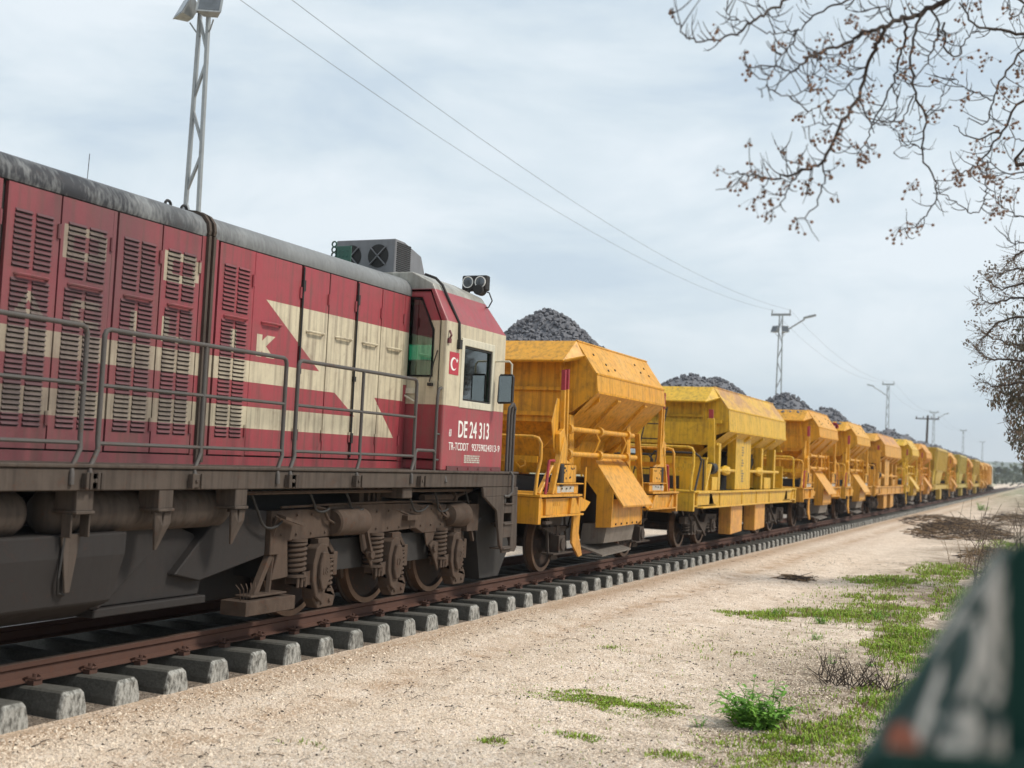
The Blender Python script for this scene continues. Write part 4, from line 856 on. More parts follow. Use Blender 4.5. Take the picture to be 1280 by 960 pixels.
def wagon_b(root, L=11.4, boxes=(3.6, 6.2), ladder=True):
    """long bogie hopper with deep side sills"""
    c = L/2
    hopper_shell(root, 2.55, L-2.25, (3.5, 4.9, 6.4, 7.9), upper=4.08, lip=.5, z_mid=3.56, z_low=3.05, zb=2.35, holes=False)
    end_gear(root, L, False, levers=False, panel=False, tall=2.6); end_gear(root, L, True, levers=False, panel=False, tall=2.6)
    buffers(root, 0, -1); buffers(root, L, 1)
    y25_bogie(root, 1.75); y25_bogie(root, L-1.75)
    b = MB()
    for s in (1, -1):
        x0, x1 = sorted((1.30*s, 1.38*s)); b.box(x0, x1, .35, L-.9, 1.29, 1.60); x0, x1 = sorted((1.28*s, 1.44*s)); b.box(x0, x1, .2, L-.9, 1.60, 1.645); b.box(x0, x1, .6, L-.9, 1.27, 1.30)
        for y in (2.2, 4.4, 6.0, 7.6): b.box(min(1.38*s, 1.40*s), max(1.38*s, 1.40*s), y, y+.03, 1.30, 1.6)
    sl_ = WP(b, 'side_sill', m_wag, root, bevel=.008)
    b = MB(); b.box(-1.36, 1.36, 1.02, 1.07, 1.66, 2.36); b.box(-1.38, 1.38, 1.0, 1.09, 2.36, 2.40); WP(b, 'end_bulkhead', m_wag, root)
    b = MB(); b.box(-1.2, 1.2, L-1.2, L-1.15, 1.66, 2.3); WP(b, 'end_bulkhead', m_wag, root)
    b = MB(); b.box(-.2, .75, .98, 1.02, 1.68, 1.96); WP(b, 'bulkhead_opening', m_black, root)
    # end slope sheet, well visible under the lip
    for e, ye in ((1, 2.5), (-1, L-2.2)):
        b = MB(); b.add([(-1.25, ye-e*.02, 3.28), (1.25, ye-e*.02, 3.28), (1.0, ye+e*.5, 2.72), (-1.0, ye+e*.5, 2.72), (1.0, ye+e*.9, 2.6), (-1.0, ye+e*.9, 2.6)], [(0, 1, 2, 3), (3, 2, 4, 5)]); b.box(-1.3, 1.3, ye-.06, ye+.06, 3.22, 3.30); b.box(-1.3, 1.3, ye-.06-e*.3, ye+.06-e*.3, 2.70, 2.76); b.box(-1.25, 1.25, ye-.02-e*.3, ye+.0-e*.3, 2.76, 3.22)
        WP(b, 'end_slope_sheet', m_wagdirty_shade, root)
    for s in (1, -1):
        x0, x1 = sorted((1.08*s, 1.30*s))
        b = MB(); b.box(x0, x1, 4.0, 5.6, 1.66, 2.95); p_ = WP(b, 'side_post', m_wag, root, bevel=.01)
        b = MB()
        for k in range(14):
            if k in (5, 9): continue
            b.box(1.301*s if s > 0 else -1.304, 1.304 if s > 0 else -1.301, 4.62, 4.62+random.uniform(.14, .26), 1.85+.065*k, 1.885+.065*k)
        WP(b, 'stencil_mark', m_chute, p_)
        for y in (2.35, 6.9, 8.5):
            b = MB(); b.box(x0, x1, y, y+.18, 1.66, 2.75); WP(b, 'hopper_post', m_wag, root, bevel=.006)
        b = MB()
        b.prism([(1.0, 1.66), (1.7, 1.66), (1.7, 2.15), (1.55, 2.4), (1.2, 2.0)], 'x', min(1.2*s, 1.24*s), max(1.2*s, 1.24*s))
        WP(b, 'side_gusset', m_wag, root)
        for q0, q1 in ((1.8, 2.3), (7.3, 8.1)):
            b = MB(); b.box(x0, x1, q0, q1, 1.66, 1.96); WP(b, 'side_locker', m_wag, root, bevel=.006)
        b = MB()
        b.bar((1.28*s, 1.75, 2.2), (1.28*s, 1.6, 3.3), .16, .05); b.bar((1.3*s, 1.1, 1.66), (1.3*s, 1.55, 2.25), .10, .05)
        WP(b, 'side_lever', m_wag, root, bevel=.006)
        b = MB(); b.cyl((1.26*s, 1.7, 2.12), (1.26*s, 9.2, 2.12), .04, 10)
        for y in (2.8, 6.4): b.lathe([(0, .05), (.25, .12), (.45, .12), (.7, .05)], (1.26*s, y, 2.12), 'y', 8)
        WP(b, 'operating_shaft', m_wag, root, smooth=40)
        b = MB(); b.lathe([(-.05, .02), (-.05, .13), (.25, .14), (.3, .05)], (1.28*s, 1.62, 2.16), 'y', 14); WP(b, 'brake_motor', m_black, root)
        for y in boxes: side_box(root, s, y)
        b = MB(); b.bar((1.28*s, 1.6, 3.3), (1.28*s, 1.58, 3.5), .10, .04); WP(b, 'lever_tip', m_redtip, root)
    b = MB(); b.loft([[(-.9, 3.0, 2.7), (.9, 3.0, 2.7), (.9, L-3, 2.7), (-.9, L-3, 2.7)], [(-.5, 3.6, 1.4), (.5, 3.6, 1.4), (.5, L-3.6, 1.4), (-.5, L-3.6, 1.4)]]); b.box(-1.25, 1.25, .1, L-.1, 1.32, 1.58); WP(b, 'inner_hopper', m_black, root)  # black colour stands in for the shaded voids under the hopper
    if ladder:
        b = MB()
        for x in (-.25, .2): b.tube([(x+.22, 1.0, 3.5), (x, .6, 1.7)], .018, 6)
        for k in range(6): q = k/5; b.tube([(-.25+.22*q, .6+.4*q, 1.75+1.7*q), (.2+.22*q, .6+.4*q, 1.75+1.7*q)], .014, 5)
        WP(b, 'ladder', m_black, root)
        b = MB(); b.tube([(.2, .62, 1.66), (.2, .62, 2.38), (.28, .62, 2.48), (1.2, .62, 2.48), (1.3, .70, 2.40), (1.32, .75, 2.3), (1.32, .3, 1.66)], .024, 8); b.tube([(1.32, .95, 1.66), (1.32, .95, 2.34), (1.3, .7, 2.36)], .022, 6)
        b.tube([(-.6, .1, 1.66), (-.6, .1, 2.3), (-.5, .1, 2.4), (.3, .1, 2.4), (.4, .1, 2.3), (.4, .1, 1.66)], .022, 6); WP(b, 'black_railing', m_black, root, smooth=50)
def wagon_c(root, L=14.0):
    """bogie hopper with tall flat sides"""
    y0, y1 = 2.3, L-2.3
    b = MB()
    for s in (1, -1): b.prism([(1.36*s, 4.22), (1.42*s, 4.05), (1.30*s, 2.62), (1.27*s, 2.62), (1.38*s, 4.05), (1.32*s, 4.22)], 'y', y0, y1)
    sh = WP(b, 'hopper_side', m_wag, root)
    b = MB()
    for s in (1, -1):
        y = y0+.02
        while y < y1:
            b.prism([(1.43*s, 4.05), (1.46*s, 4.0), (1.35*s, 2.66), (1.31*s, 2.62)], 'y', y, y+.07); y += 1.15
        b.box(min(1.38*s, 1.46*s), max(1.38*s, 1.46*s), y0, y1, 4.03, 4.10)
    WP(b, 'side_rib', m_wag, sh)
    for e, ye in ((-1, y0), (1, y1)):
        b = MB(); b.add([(-1.36, ye+e*.25, 4.2), (1.36, ye+e*.25, 4.2), (1.3, ye-e*.1, 3.3), (1.0, ye-e*1.3, 2.2), (-1.0, ye-e*1.3, 2.2), (-1.3, ye-e*.1, 3.3)], [(0, 1, 2, 5), (5, 2, 3, 4)]); b.box(-1.36, 1.36, min(ye+e*.24, ye+e*.3), max(ye+e*.24, ye+e*.3), 4.1, 4.22)
        WP(b, 'hopper_end', m_wag, root)
        for s in (1, -1):
            b = MB(); b.bar((1.28*s, ye-e*.1, 2.9), (1.28*s, ye+e*1.7, 1.66), .08, .06); b.bar((1.3*s, ye+e*.3, 1.66), (1.3*s, ye+e*.1, 4.1), .12, .08); WP(b, 'brace', m_wag, root)
    b = MB()
    for s in (1, -1): b.prism([(1.22*s, 2.62), (1.26*s, 2.62), (1.05*s, 1.66), (1.0*s, 1.66)], 'y', 4.4, L-4.4); 
    b.box(-.6, .6, 4.6, L-4.6, 1.2, 2.6); WP(b, 'lower_hopper', m_wag, root)
    b = MB()
    for s in (1, -1): b.box(min(1.2*s, 1.32*s), max(1.2*s, 1.32*s), .1, L-.1, 1.32, 1.62)
    WP(b, 'side_sill', m_wag, root)
    end_gear(root, L, False, levers=False, panel=False); end_gear(root, L, True, levers=False, panel=False)
    buffers(root, 0, -1); buffers(root, L, 1); y25_bogie(root, 1.85); y25_bogie(root, L-1.85)
    for s in (1, -1): side_box(root, s, L/2-.7)
    b = MB(); b.box(-1.2, 1.2, .1, L-.1, 1.36, 1.58); WP(b, 'frame_beam', m_bog2, root)
def heap(name, y0, y1, z0, top, label, n, peaks, xw=1.0):
    rr = random.Random(hash(label) % 1000 if False else int(y0*10))
    def hh(x, y):
        v = (y-(y0+y1)/2)/((y1-y0)/2); e = max(0, 1-abs(x/xw)**1.6)*max(0, 1-abs(v)**2.2)
        ridge = max(p[2]*math.exp(-((y-(y0+(y1-y0)*p[0]))/((y1-y0)*p[1]))**2) for p in peaks)
        return z0-.10+(top-z0+.1)*min(e**.6*.25+e*ridge*.85, 1.2)+.035*noise.noise((x*3, y*3, y0))
    m = MB(); nx, ny = 22, int((y1-y0)*9)
    vs = [(-xw+2*xw*i/nx, y0+(y1-y0)*j/ny, hh(-xw+2*xw*i/nx, y0+(y1-y0)*j/ny)) for j in range(ny+1) for i in range(nx+1)]
    m.add(vs, [(j*(nx+1)+i, j*(nx+1)+i+1, (j+1)*(nx+1)+i+1, (j+1)*(nx+1)+i) for j in range(ny) for i in range(nx)])
    base = [(1, 0, 0), (-1, 0, 0), (0, 1, 0), (0, -1, 0), (0, 0, 1), (0, 0, -1), (.6, .6, .5), (-.6, .6, -.5)]
    FS = [(0, 6, 4), (6, 2, 4), (2, 1, 4), (1, 3, 4), (3, 0, 4), (0, 6, 5), (6, 2, 5), (2, 7, 5), (7, 1, 5), (2, 7, 1), (1, 3, 5), (3, 0, 5)]
    for k in range(n):
        x, y = rr.uniform(-xw, xw), rr.uniform(y0, y1); s = rr.uniform(.028, .066)*(1.0 if n > 700 else 1.5)
        q = Matrix.Rotation(rr.uniform(0, 6.28), 3, Vector((rr.uniform(-1, 1), rr.uniform(-1, 1), rr.uniform(-1, 1))).normalized())
        c = Vector((x, y, hh(x, y)+s*.45))
        m.add([c+q@Vector((p[0]*s*rr.uniform(.7, 1.2), p[1]*s*rr.uniform(.7, 1.2), p[2]*s*rr.uniform(.7, 1.1))) for p in base], FS)
    o = m.build(name, m_stone, None, (0, (y0+y1)/2, z0)); tag(o, label, 'ballast', 'crushed stone heaped in the hopper wagons')
ROOTS = {}; BOXES = []
def make_wagon(kind, y, color, label):
    if kind in ROOTS:
        r = copy_tree(ROOTS[kind], None, color); r.location = (0, y, .37)
    else:
        r = empty('hopper_wagon', (0, y, .37), label, 'wagon', 'hopper wagons of the ballast train'); ROOTS[kind] = r
        {'a': wagon_a, 'b': wagon_b, 'c': wagon_c}[kind](r)
        for q in r.children_recursive: q.color = (*color, 1)
    r['label'] = label; return r
LEN = {'a': 7.3, 'b': 11.4, 'c': 14.0}
train = [('a', ORANGE, 'orange short hopper wagon coupled right behind the red locomotive, heaped with stone'),
 ('b', YELLOW, 'yellow long hopper wagon with black ladder and two boxes below, second behind the locomotive'),
 ('a', ORANGE, 'orange short hopper wagon with side chute, just behind the long yellow wagon with the ladder'),
 ('a', AMBER, 'amber short hopper wagon with a round red emblem on its end lip'),
 ('b', PALEO, 'pale orange long hopper wagon behind the wagon with the round emblem'),
 ('a', YELLOW, 'yellow short hopper wagon between the pale orange long wagon and an orange one'),
 ('a', DEEP, 'deep orange short hopper wagon just ahead of the first olive flat-sided wagon'),
 ('c', OLIVE, 'olive yellow flat-sided hopper wagon, nearest of the three tall flat-sided ones'),
 ('a', ORANGE, 'orange short hopper wagon between the first and second olive flat-sided wagons'),
 ('c', (.40, .30, .05), 'greenish yellow flat-sided hopper wagon, middle one of the three flat-sided ones'),
 ('a', DEEP, 'brownish orange short hopper wagon between the second and third flat-sided wagons'),
 ('c', OLIVE, 'dull yellow flat-sided hopper wagon, farthest of the three flat-sided ones'),
 ('a', AMBER, 'amber short hopper wagon right behind the farthest flat-sided wagon'),
 ('a', ORANGE, 'bright orange short hopper wagon, last hopper before the plain closed van'),
]
y = 16.3; WY = []
ord_ = ['first', 'second', 'third', 'fourth', 'fifth', 'sixth', 'seventh', 'eighth', 'ninth', 'tenth', 'eleventh', 'twelfth', 'thirteenth', 'last']
for i, (k, c, lab) in enumerate(train):
    wobj = make_wagon(k, y, c, lab); WY.append((k, y))
    if k == 'b' and i > 2:       # no ladder on the later long wagon
        for q in list(wobj.children):
            if q.name.split('.')[0] in ('ladder', 'black_railing'): bpy.data.objects.remove(q)
    if i == 1:
        for bx in BOXES: bx.color = (.62, .28, .05, 1)
    if i == 3:
        b = MB(); b.lathe([(0, .17), (-.012, .17)], (.62, 1.72, 3.98), 'y', 24); em = WP(b, 'round_emblem', m_flagred, wobj)
        b = MB(); frame_ring(b, [(.62+.12*math.cos(a), 3.98+.12*math.sin(a)) for a in [i*R(18) for i in range(20)]], [(.62+.08*math.cos(a), 3.98+.08*math.sin(a)) for a in [i*R(18) for i in range(20)]], 'y', 1.70, 1.708); b.box(.58, .66, 1.70, 1.708, 3.95, 4.01); WP(b, 'emblem_ring', m_white, em)
    if i == 0: heap('ballast_heap', y+2.12, y+5.3, 4.17, 4.85, 'dark crushed stone heaped high in the orange wagon behind the locomotive', 1700, [(.33, .22, 1.0), (.68, .16, .36), (.82, .2, .15)])
    elif k == 'b': heap('ballast_heap', y+2.4, y+9.2, 4.02, 4.50, 'dark stone in two long humps on the %s hopper wagon' % ('yellow laddered' if i == 1 else 'pale orange long'), 1100 if i == 1 else 300, [(.27, .14, 1.05), (.64, .20, 1.15), (.85, .2, .3)])
    elif k == 'a': heap('ballast_heap', y+1.9, y+5.6, 4.16, 4.74, 'dark stone heap on the %s wagon from the locomotive' % ord_[i], 450 if i < 5 else 120, [(.38+.05*(i % 3), .22, 1.0), (.72, .18, .55+.1*(i % 2))])
    elif k == 'c': heap('ballast_heap', y+2.4, y+11.6, 4.16, 4.72, 'dark stone heap on the %s flat-sided wagon from the front' % {7: 'first', 9: 'second', 11: 'third'}[i], 150, [(.3, .16, 1.0), (.7, .16, .9)])
    y += LEN[k]+1.2
# closed van and a pale locomotive at the far end
van = empty('closed_van', (0, y, .37), 'plain orange closed van far away behind the last hopper wagon', 'van')
b = MB(); b.loft([[(-1.4, q, 1.5), (1.4, q, 1.5), (1.42, q, 3.9), (.9, q, 4.3), (-.9, q, 4.3), (-1.42, q, 3.9)] for q in (0, 12)]); WP(b, 'van_body', m_wag, van, color=DEEP)
b = MB()
for q in range(12): b.box(1.42, 1.45, .5+q, .56+q, 1.5, 3.9)
b.box(1.42, 1.47, 5, 7.2, 1.6, 3.7); WP(b, 'van_door', m_wag, van, color=ORANGE)
for yc in (1.9, 10.1): y25_bogie(van, yc)
buffers(van, 0, -1); buffers(van, 12, 1)
y += 13.5
tl = empty('tail_locomotive', (0, y, .37), 'pale cream locomotive at the very far end of the train', 'locomotive')
b = MB(); b.loft([[(-1.4, q, 1.5), (1.4, q, 1.5), (1.4, q, 3.8), (1.1, q, 4.35), (-1.1, q, 4.35), (-1.4, q, 3.8)] for q in (0, 3)]); b.box(-.9, .9, 3, 14, 1.5, 3.9); b.box(-1.4, 1.4, 0, 14, 1.2, 1.5); WP(b, 'engine_body', m_creamp, tl)
b = MB(); b.box(1.402, 1.41, .6, 1.6, 2.8, 3.6); b.box(.3, 1.1, -.01, 0, 2.9, 3.6); WP(b, 'cab_window', m_black, tl)
for yc in (2.5, 11.5): y25_bogie(tl, yc)
# ================================================================== MASTS AND WIRES
MX = -5.4
def lattice_mast(y, H, label, lean=0, lamps='flood', arm=(1, 1)):
    r = empty('lattice_mast', (MX, y, 0), label, 'mast', 'lattice masts in a row behind the train')
    o = (MX, y, 0); wb, wt = .46, .16
    b = MB()
    for s in (1, -1):
        b.loft([[(MX+s*w_/2+a*.030, y+c*.03, z) for a, c in ((-1, -1), (1, -1), (1, 1), (-1, 1))] for w_, z in ((wb, 0), (wt, H))])
    n = 13
    for i in range(n):
        z0, z1 = H*i/n, H*(i+.75)/n; w0, w1 = wb+(wt-wb)*i/n, wb+(wt-wb)*(i+.75)/n; s = 1 if i % 2 else -1
        b.bar((MX+s*w0/2, y, z0), (MX-s*w1/2, y, z1), .045, .045)
    b.build('lattice_post', m_galv, r, o)
    b = MB(); b.box(MX-.55, MX+.55, y-.05, y+.05, H-.12, H)
    for s in (1, -1): b.cyl((MX+s*.5, y, H), (MX+s*.5, y, H+.22), .035, 8)
    b.build('crossarm', m_galv, r, o)
    if lamps == 'flood':
        zl = H-.92
        for s, yaw in ((-1, -.5), (1, .5)):
            b = MB(); c = Vector((MX+s*.26, y-.16, zl)); rot = Matrix.Rotation(yaw, 3, 'Z')@Matrix.Rotation(R(-25), 3, 'X')
            b.loft([[c+rot@Vector((a*w_, d, e*h_)) for a, e in ((-1, -1), (1, -1), (1, 1), (-1, 1))] for w_, h_, d in ((.12, .12, .14), (.20, .19, -.05), (.22, .21, -.085))])
            fl = b.build('floodlight', m_galv, r, o)
            b = MB(); b.loft([[c+rot@Vector((a*.18, d, e*.17)) for a, e in ((-1, -1), (1, -1), (1, 1), (-1, 1))] for d in (-.0855, -.091)]); b.build('flood_glass', m_lens, fl, o)
            b = MB(); b.tube([(MX+s*.08, y, zl), tuple(c)], .03, 6); b.tube([tuple(c+Vector((0, .1, -.2))), tuple(c+Vector((-s*.1, .15, -.35))), (MX+s*.06, y, zl-.45)], .014, 5); b.build('lamp_bracket', m_galv, fl, o)
    if arm[0]:
        s = arm[0]; b = MB(); b.tube([(MX+s*.05, y, H-1.15), (MX+s*.5, y-.1, H-.75), (MX+s*1.0, y-.2, H-.35)], .04, 6); b.loft([[(MX+s*t, y-.2+q*w_, H-.32+.32*(t-1)*1.0+h_) for q, h_ in ((-1, 0), (1, 0), (1, .1), (-1, .1))] for t, w_ in ((.95, .06), (1.2, .12), (1.45, .10))]); b.build('street_lamp_arm', m_galv, r, o)
    return r
lattice_mast(16.2, 10.72, 'tall lattice floodlight mast behind the louvred doors of the locomotive', arm=(0, 0))
lattice_mast(65.9, 10.9, 'lattice mast with lamp arm and floodlights standing behind the long yellow wagon', arm=(1.35, 0))
lattice_mast(115.3, 10.7, 'lattice mast with its white lamp arm pointing left, above the middle of the train', lamps='', arm=(-1.3, 0))
lattice_mast(165, 10.7, 'lattice mast with lamp arm beside the wooden telegraph pole', lamps='', arm=(1.3, 0))
lattice_mast(226, 10.7, 'small lattice mast second from the far end of the row', lamps='', arm=(0, 0))
lattice_mast(296, 10.8, 'farthest lattice mast near the end of the train', lamps='', arm=(0, 0))
tp = empty('telegraph_pole', (-5.0, 149.5, 0), 'plain telegraph pole with a wooden crossarm left of a lattice mast', 'pole')
b = MB(); b.tube([(-5, 149.5, 0), (-4.8, 149.5, 9.5)], .17, 8, .12); b.build('pole', m_frame, tp, (-5, 149.5, 0))
b = MB(); b.box(-6.2, -3.5, 149.42, 149.5, 9.0, 9.14)
for x in (-6.1, -5.3, -4.4, -3.6): b.cyl((x, 149.46, 9.14), (x, 149.46, 9.4), .05, 6)
b.build('crossarm', m_frame, tp, (-5, 149.5, 0))
for s, lab in ((-1, 'overhead wire farther from the tracks, sagging between the lattice masts'), (1, 'overhead wire nearer the tracks, sagging between the lattice masts')):
    b = MB(); ys = [-34, 16.2, 65.9, 115.3, 165, 226, 296]; hs = [10.6, 10.78, 11.1, 10.9, 10.9, 10.9, 11.0]
    for (a, c, h0, h1) in zip(ys, ys[1:], hs, hs[1:]):
        b.tube([(MX+s*.5, a+(c-a)*t/20, h0+(h1-h0)*t/20-1.0*4*(t/20)*(1-t/20)) for t in range(21)], .006, 5)
    tag(b.build('overhead_wire', m_wire, None, (MX+s*.5, 16, 11), smooth=60), lab, 'wire')
BERRY_BRANCHES = [(22,12,[(8.114,8.002,5.473),(7.823,7.743,5.296),(7.641,7.709,5.213),(7.507,7.687,5.146),(7.408,7.494,5.04),(7.34,7.226,4.902)],1),(12,4,[(7.344,7.197,4.891),(7.269,7.143,4.858),(7.18,7.18,4.85),(7.095,7.089,4.76),(7.023,6.836,4.647),(6.98,6.639,4.527),(6.905,6.617,4.476),(6.787,6.629,4.509),(6.672,6.485,4.489)],0),(13,4,[(7.345,7.193,4.89),(7.284,7.232,4.79),(7.21,7.309,4.653),(7.19,7.241,4.482),(7.12,7.022,4.249),(7.055,6.905,4.017),(6.911,6.926,3.979),(6.804,6.962,3.951),(6.731,6.827,3.914),(6.667,6.597,3.888),(6.615,6.505,3.878)],0),(5,3,[(7.074,6.8,3.989),(7.049,6.902,3.863),(6.996,6.873,3.707),(6.948,6.663,3.624)],0),(5,3,[(6.965,6.651,3.909),(6.925,6.624,3.823),(6.866,6.689,3.741),(6.787,6.611,3.653)],0),(4,2,[(6.949,6.733,3.947),(6.828,6.914,4.042),(6.78,7.026,4.134)],0),(9,3,[(7.426,7.485,5.04),(7.398,7.643,4.937),(7.375,7.613,4.8),(7.348,7.514,4.624),(7.254,7.539,4.456),(7.188,7.724,4.383),(7.104,7.828,4.283)],0),(9,3,[(7.494,7.643,5.121),(7.457,7.558,4.883),(7.471,7.656,4.62),(7.519,7.907,4.541),(7.493,8.058,4.317),(7.569,8.061,4.121),(7.56,7.998,3.956),(7.467,8.07,3.861),(7.332,8.237,3.86)],0),(7,3,[(7.57,7.556,5.108),(7.596,7.679,5.021),(7.567,7.659,4.87),(7.506,7.451,4.662),(7.476,7.278,4.539)],0),(7,3,[(7.629,7.683,5.056),(7.64,7.809,4.913),(7.688,8.108,4.99),(7.741,8.36,5.188),(7.79,8.426,5.266)],0),(12,5,[(8.292,8.841,5.257),(8.073,8.702,5.293),(7.896,8.506,5.273),(7.77,8.146,5.207),(7.72,7.792,5.216)],1),(10,3,[(8.329,9.141,5.42),(8.069,8.984,5.266),(7.967,8.724,5.046),(7.888,8.505,4.783),(7.855,8.492,4.623),(7.726,8.497,4.674)],1),(11,3,[(8.337,9.346,5.104),(8.076,8.957,4.902),(7.936,8.787,4.638),(7.846,8.781,4.479),(7.74,8.684,4.359),(7.684,8.416,4.277)],1),(7,3,[(7.934,8.842,4.653),(7.749,8.786,4.61),(7.639,8.688,4.673)],0),(5,3,[(7.857,8.567,4.383),(7.867,8.426,4.19),(7.85,8.458,4.081),(7.774,8.54,4.013),(7.668,8.449,4.087),(7.558,8.203,4.097)],0),(7,3,[(7.238,7.432,5.266),(7.103,7.203,5.076),(6.942,7.147,5.002),(6.837,7.163,4.921),(6.746,7.016,4.852),(6.725,6.765,4.771)],1),(5,2,[(6.888,6.912,4.826),(6.836,6.93,4.75),(6.804,6.772,4.613),(6.779,6.537,4.371),(6.755,6.432,4.333)],0),(9,3,[(6.92,7.235,5.247),(6.755,7.032,5.044),(6.709,6.78,4.894),(6.656,6.654,4.794),(6.536,6.666,4.734),(6.394,6.624,4.7),(6.345,6.432,4.664),(6.353,6.202,4.664),(6.342,6.12,4.709)],1),(4,2,[(6.675,6.927,4.952),(6.619,6.898,5.019)],0),(4,2,[(6.645,6.699,4.811),(6.542,6.697,4.856),(6.505,6.631,4.888)],0),(4,2,[(6.78,6.532,4.37),(6.839,6.723,4.364),(6.903,6.982,4.463),(6.949,7.077,4.612),(6.993,7.02,4.712)],0),(4,2,[(7.206,7.275,4.669),(7.106,7.151,4.656),(7.063,6.909,4.556),(7.043,6.758,4.433)],0),(6,3,[(8.344,9.005,4.36),(8.087,8.883,4.366),(7.957,8.858,4.368),(7.851,8.666,4.449)],1),(5,2,[(8.118,9.005,4.601),(8.029,8.814,4.598),(7.949,8.471,4.472)],1),(6,3,[(8.28,9.286,3.925),(8.094,9.001,3.899),(8.02,8.951,3.882),(7.965,8.901,3.936)],1),(5,2,[(8.127,9.039,4.07),(8.013,9.082,4.115),(7.92,8.963,4.188),(7.845,8.894,4.269)],1),(5,2,[(7.184,7.28,4.494),(7.241,7.331,4.362),(7.357,7.218,4.286),(7.44,6.988,4.283)],0),(5,2,[(7.244,7.076,4.575),(7.134,7.103,4.515),(7.021,7.084,4.432),(6.942,6.891,4.286)],0),(4,2,[(7.114,7.058,4.259),(7.038,6.917,4.243),(6.969,6.677,4.156)],0),(6,2,[(7.324,7.223,4.889),(7.38,7.294,4.979),(7.306,7.208,5.027),(7.169,7.23,5.016),(7.05,7.421,5.147)],0),(5,2,[(7.468,7.681,4.609),(7.372,7.962,4.53),(7.32,8.104,4.535)],0),(5,2,[(7.368,7.353,4.572),(7.373,7.615,4.542),(7.335,7.81,4.49)],0),(6,2,[(8.064,8.946,5.589),(7.999,8.648,5.403),(7.971,8.333,5.409)],1),(4,2,[(7.513,8.034,4.348),(7.421,8.037,4.393),(7.312,7.905,4.299)],0),(4,2,[(7.504,8.066,4.588),(7.59,7.877,4.602),(7.625,7.848,4.703)],0),(5,2,[(7.885,8.572,4.803),(7.78,8.45,4.835),(7.685,8.483,4.894),(7.638,8.466,4.963)],0)]
BERRY_SPOTS = [(7.064,6.783,4.693),(7.043,7.023,4.603),(6.993,6.913,4.667),(6.906,6.988,4.325),(7.052,7.038,4.206),(7.149,6.953,4.185),(7.271,7.152,4.126),(6.987,6.783,3.99),(7.095,6.829,3.928),(6.724,6.635,3.903),(6.617,6.668,3.866),(6.674,6.799,3.774),(6.784,6.659,3.663),(6.945,6.939,3.895),(6.923,6.834,3.643),(7.455,7.377,4.323),(7.474,7.602,4.002),(7.43,7.438,3.7),(7.516,7.494,3.726),(6.655,6.699,4.527),(7.613,7.693,4.988),(7.457,7.273,4.645),(7.771,8.009,4.664),(7.979,7.944,4.701),(8.052,8.271,4.892),(7.959,8.214,4.403),(7.892,7.861,4.149),(7.736,7.929,4.101),(7.955,8.071,3.954),(8.034,8.235,4.08),(7.842,7.786,4.298),(7.594,7.467,4.409),(7.246,7.035,4.415),(6.182,6.615,4.906),(6.497,6.52,4.721),(7.798,7.935,5.242),(8.027,8.278,5.304),(7.58,7.748,4.731),(7.131,6.939,4.31),(7.23,7.094,4.088),(7.729,7.789,4.842),(7.884,8.069,4.919),(7.044,6.763,4.384),(7.328,7.335,4.874),(7.416,7.476,4.787),(7.907,8.149,4.504),(7.813,7.767,4.131),(7.7,7.935,4.16),(7.298,7.056,4.797),(8.072,8.158,4.892),(8.006,8.178,4.695),(7.928,8.213,4.176),(7.854,7.919,4.221),(7.989,8.297,4.058),(7.921,8.09,3.922),(8.066,8.175,4.272),(6.785,6.756,3.759),(6.868,6.742,3.853),(6.962,6.741,4.007),(7.185,6.914,4.862),(7.449,7.478,4.839),(8.022,8.333,4.585),(8.067,8.102,4.723),(7.86,7.832,4.126),(7.902,8.201,4.213),(7.098,6.972,4.134)]
CROWN = [(7.86,25.2,6.24,0.25,0.3),(7.78,24.85,5.4,0.28,0.35),(7.8,25.68,4.87,0.35,0.8),(7.68,26.18,4.26,0.33,1),(7.46,25.29,3.91,0.21,0.8),(7.86,25.42,3.57,0.35,1),(7.88,24.66,2.96,0.25,1),(7.92,26.6,2.56,0.15,0.9),(7.45,24.32,4.37,0.12,0.3),(7.31,25.31,3.78,0.13,0.5),(7.7,26.29,3.2,0.2,0.9),(8.23,24.83,5.32,0.46,1),(8.25,26.23,4.35,0.57,1),(8.34,26.82,3.24,0.5,1),(8.68,26.15,5.0,0.64,1),(8.86,26.68,3.58,0.65,1),(8.35,24.77,6.24,0.43,0.6),(8.94,25.76,6.23,0.63,0.8),(9.37,25.44,4.61,0.7,1),(9.61,27.17,3.3,0.66,1),(8.28,25.4,2.56,0.28,1),(7.75,25.42,3.8,0.22,1)]
CROWN_TWIGS = [[(8.18,25.7,5.75),(7.62,25.76,5.9),(7.21,25.91,5.79),(6.93,26.11,5.96)],[(8.31,25.45,6.51),(7.88,25.58,6.47),(7.5,25.74,6.45),(7.21,25.95,6.38)],[(8.34,25.78,4.96),(7.75,25.85,4.93),(7.3,25.96,5.06),(7.01,26.15,5.24)],[(8.35,24.93,4.09),(7.78,25.0,4.12),(7.34,25.13,4.06),(7.1,25.35,4.14)],[(8.19,24.83,5.32),(7.65,24.91,5.37),(7.26,25.08,5.23),(7.02,25.32,4.94)],[(8.17,25.19,6.16),(7.74,25.33,6.11),(7.37,25.5,6.03),(7.16,25.72,6.23)],[(8.2,24.88,4.47),(7.63,24.94,4.55),(7.22,25.08,4.59),(7.0,25.3,4.74)],[(8.03,24.32,6.64),(7.72,24.52,6.56),(7.49,24.75,6.42)]]
CROWN_TRUNK = [(8.66, 26.06, 2.07), (8.56, 25.89, 3.85), (8.42, 25.72, 5.43), (8.22, 25.56, 6.53)]
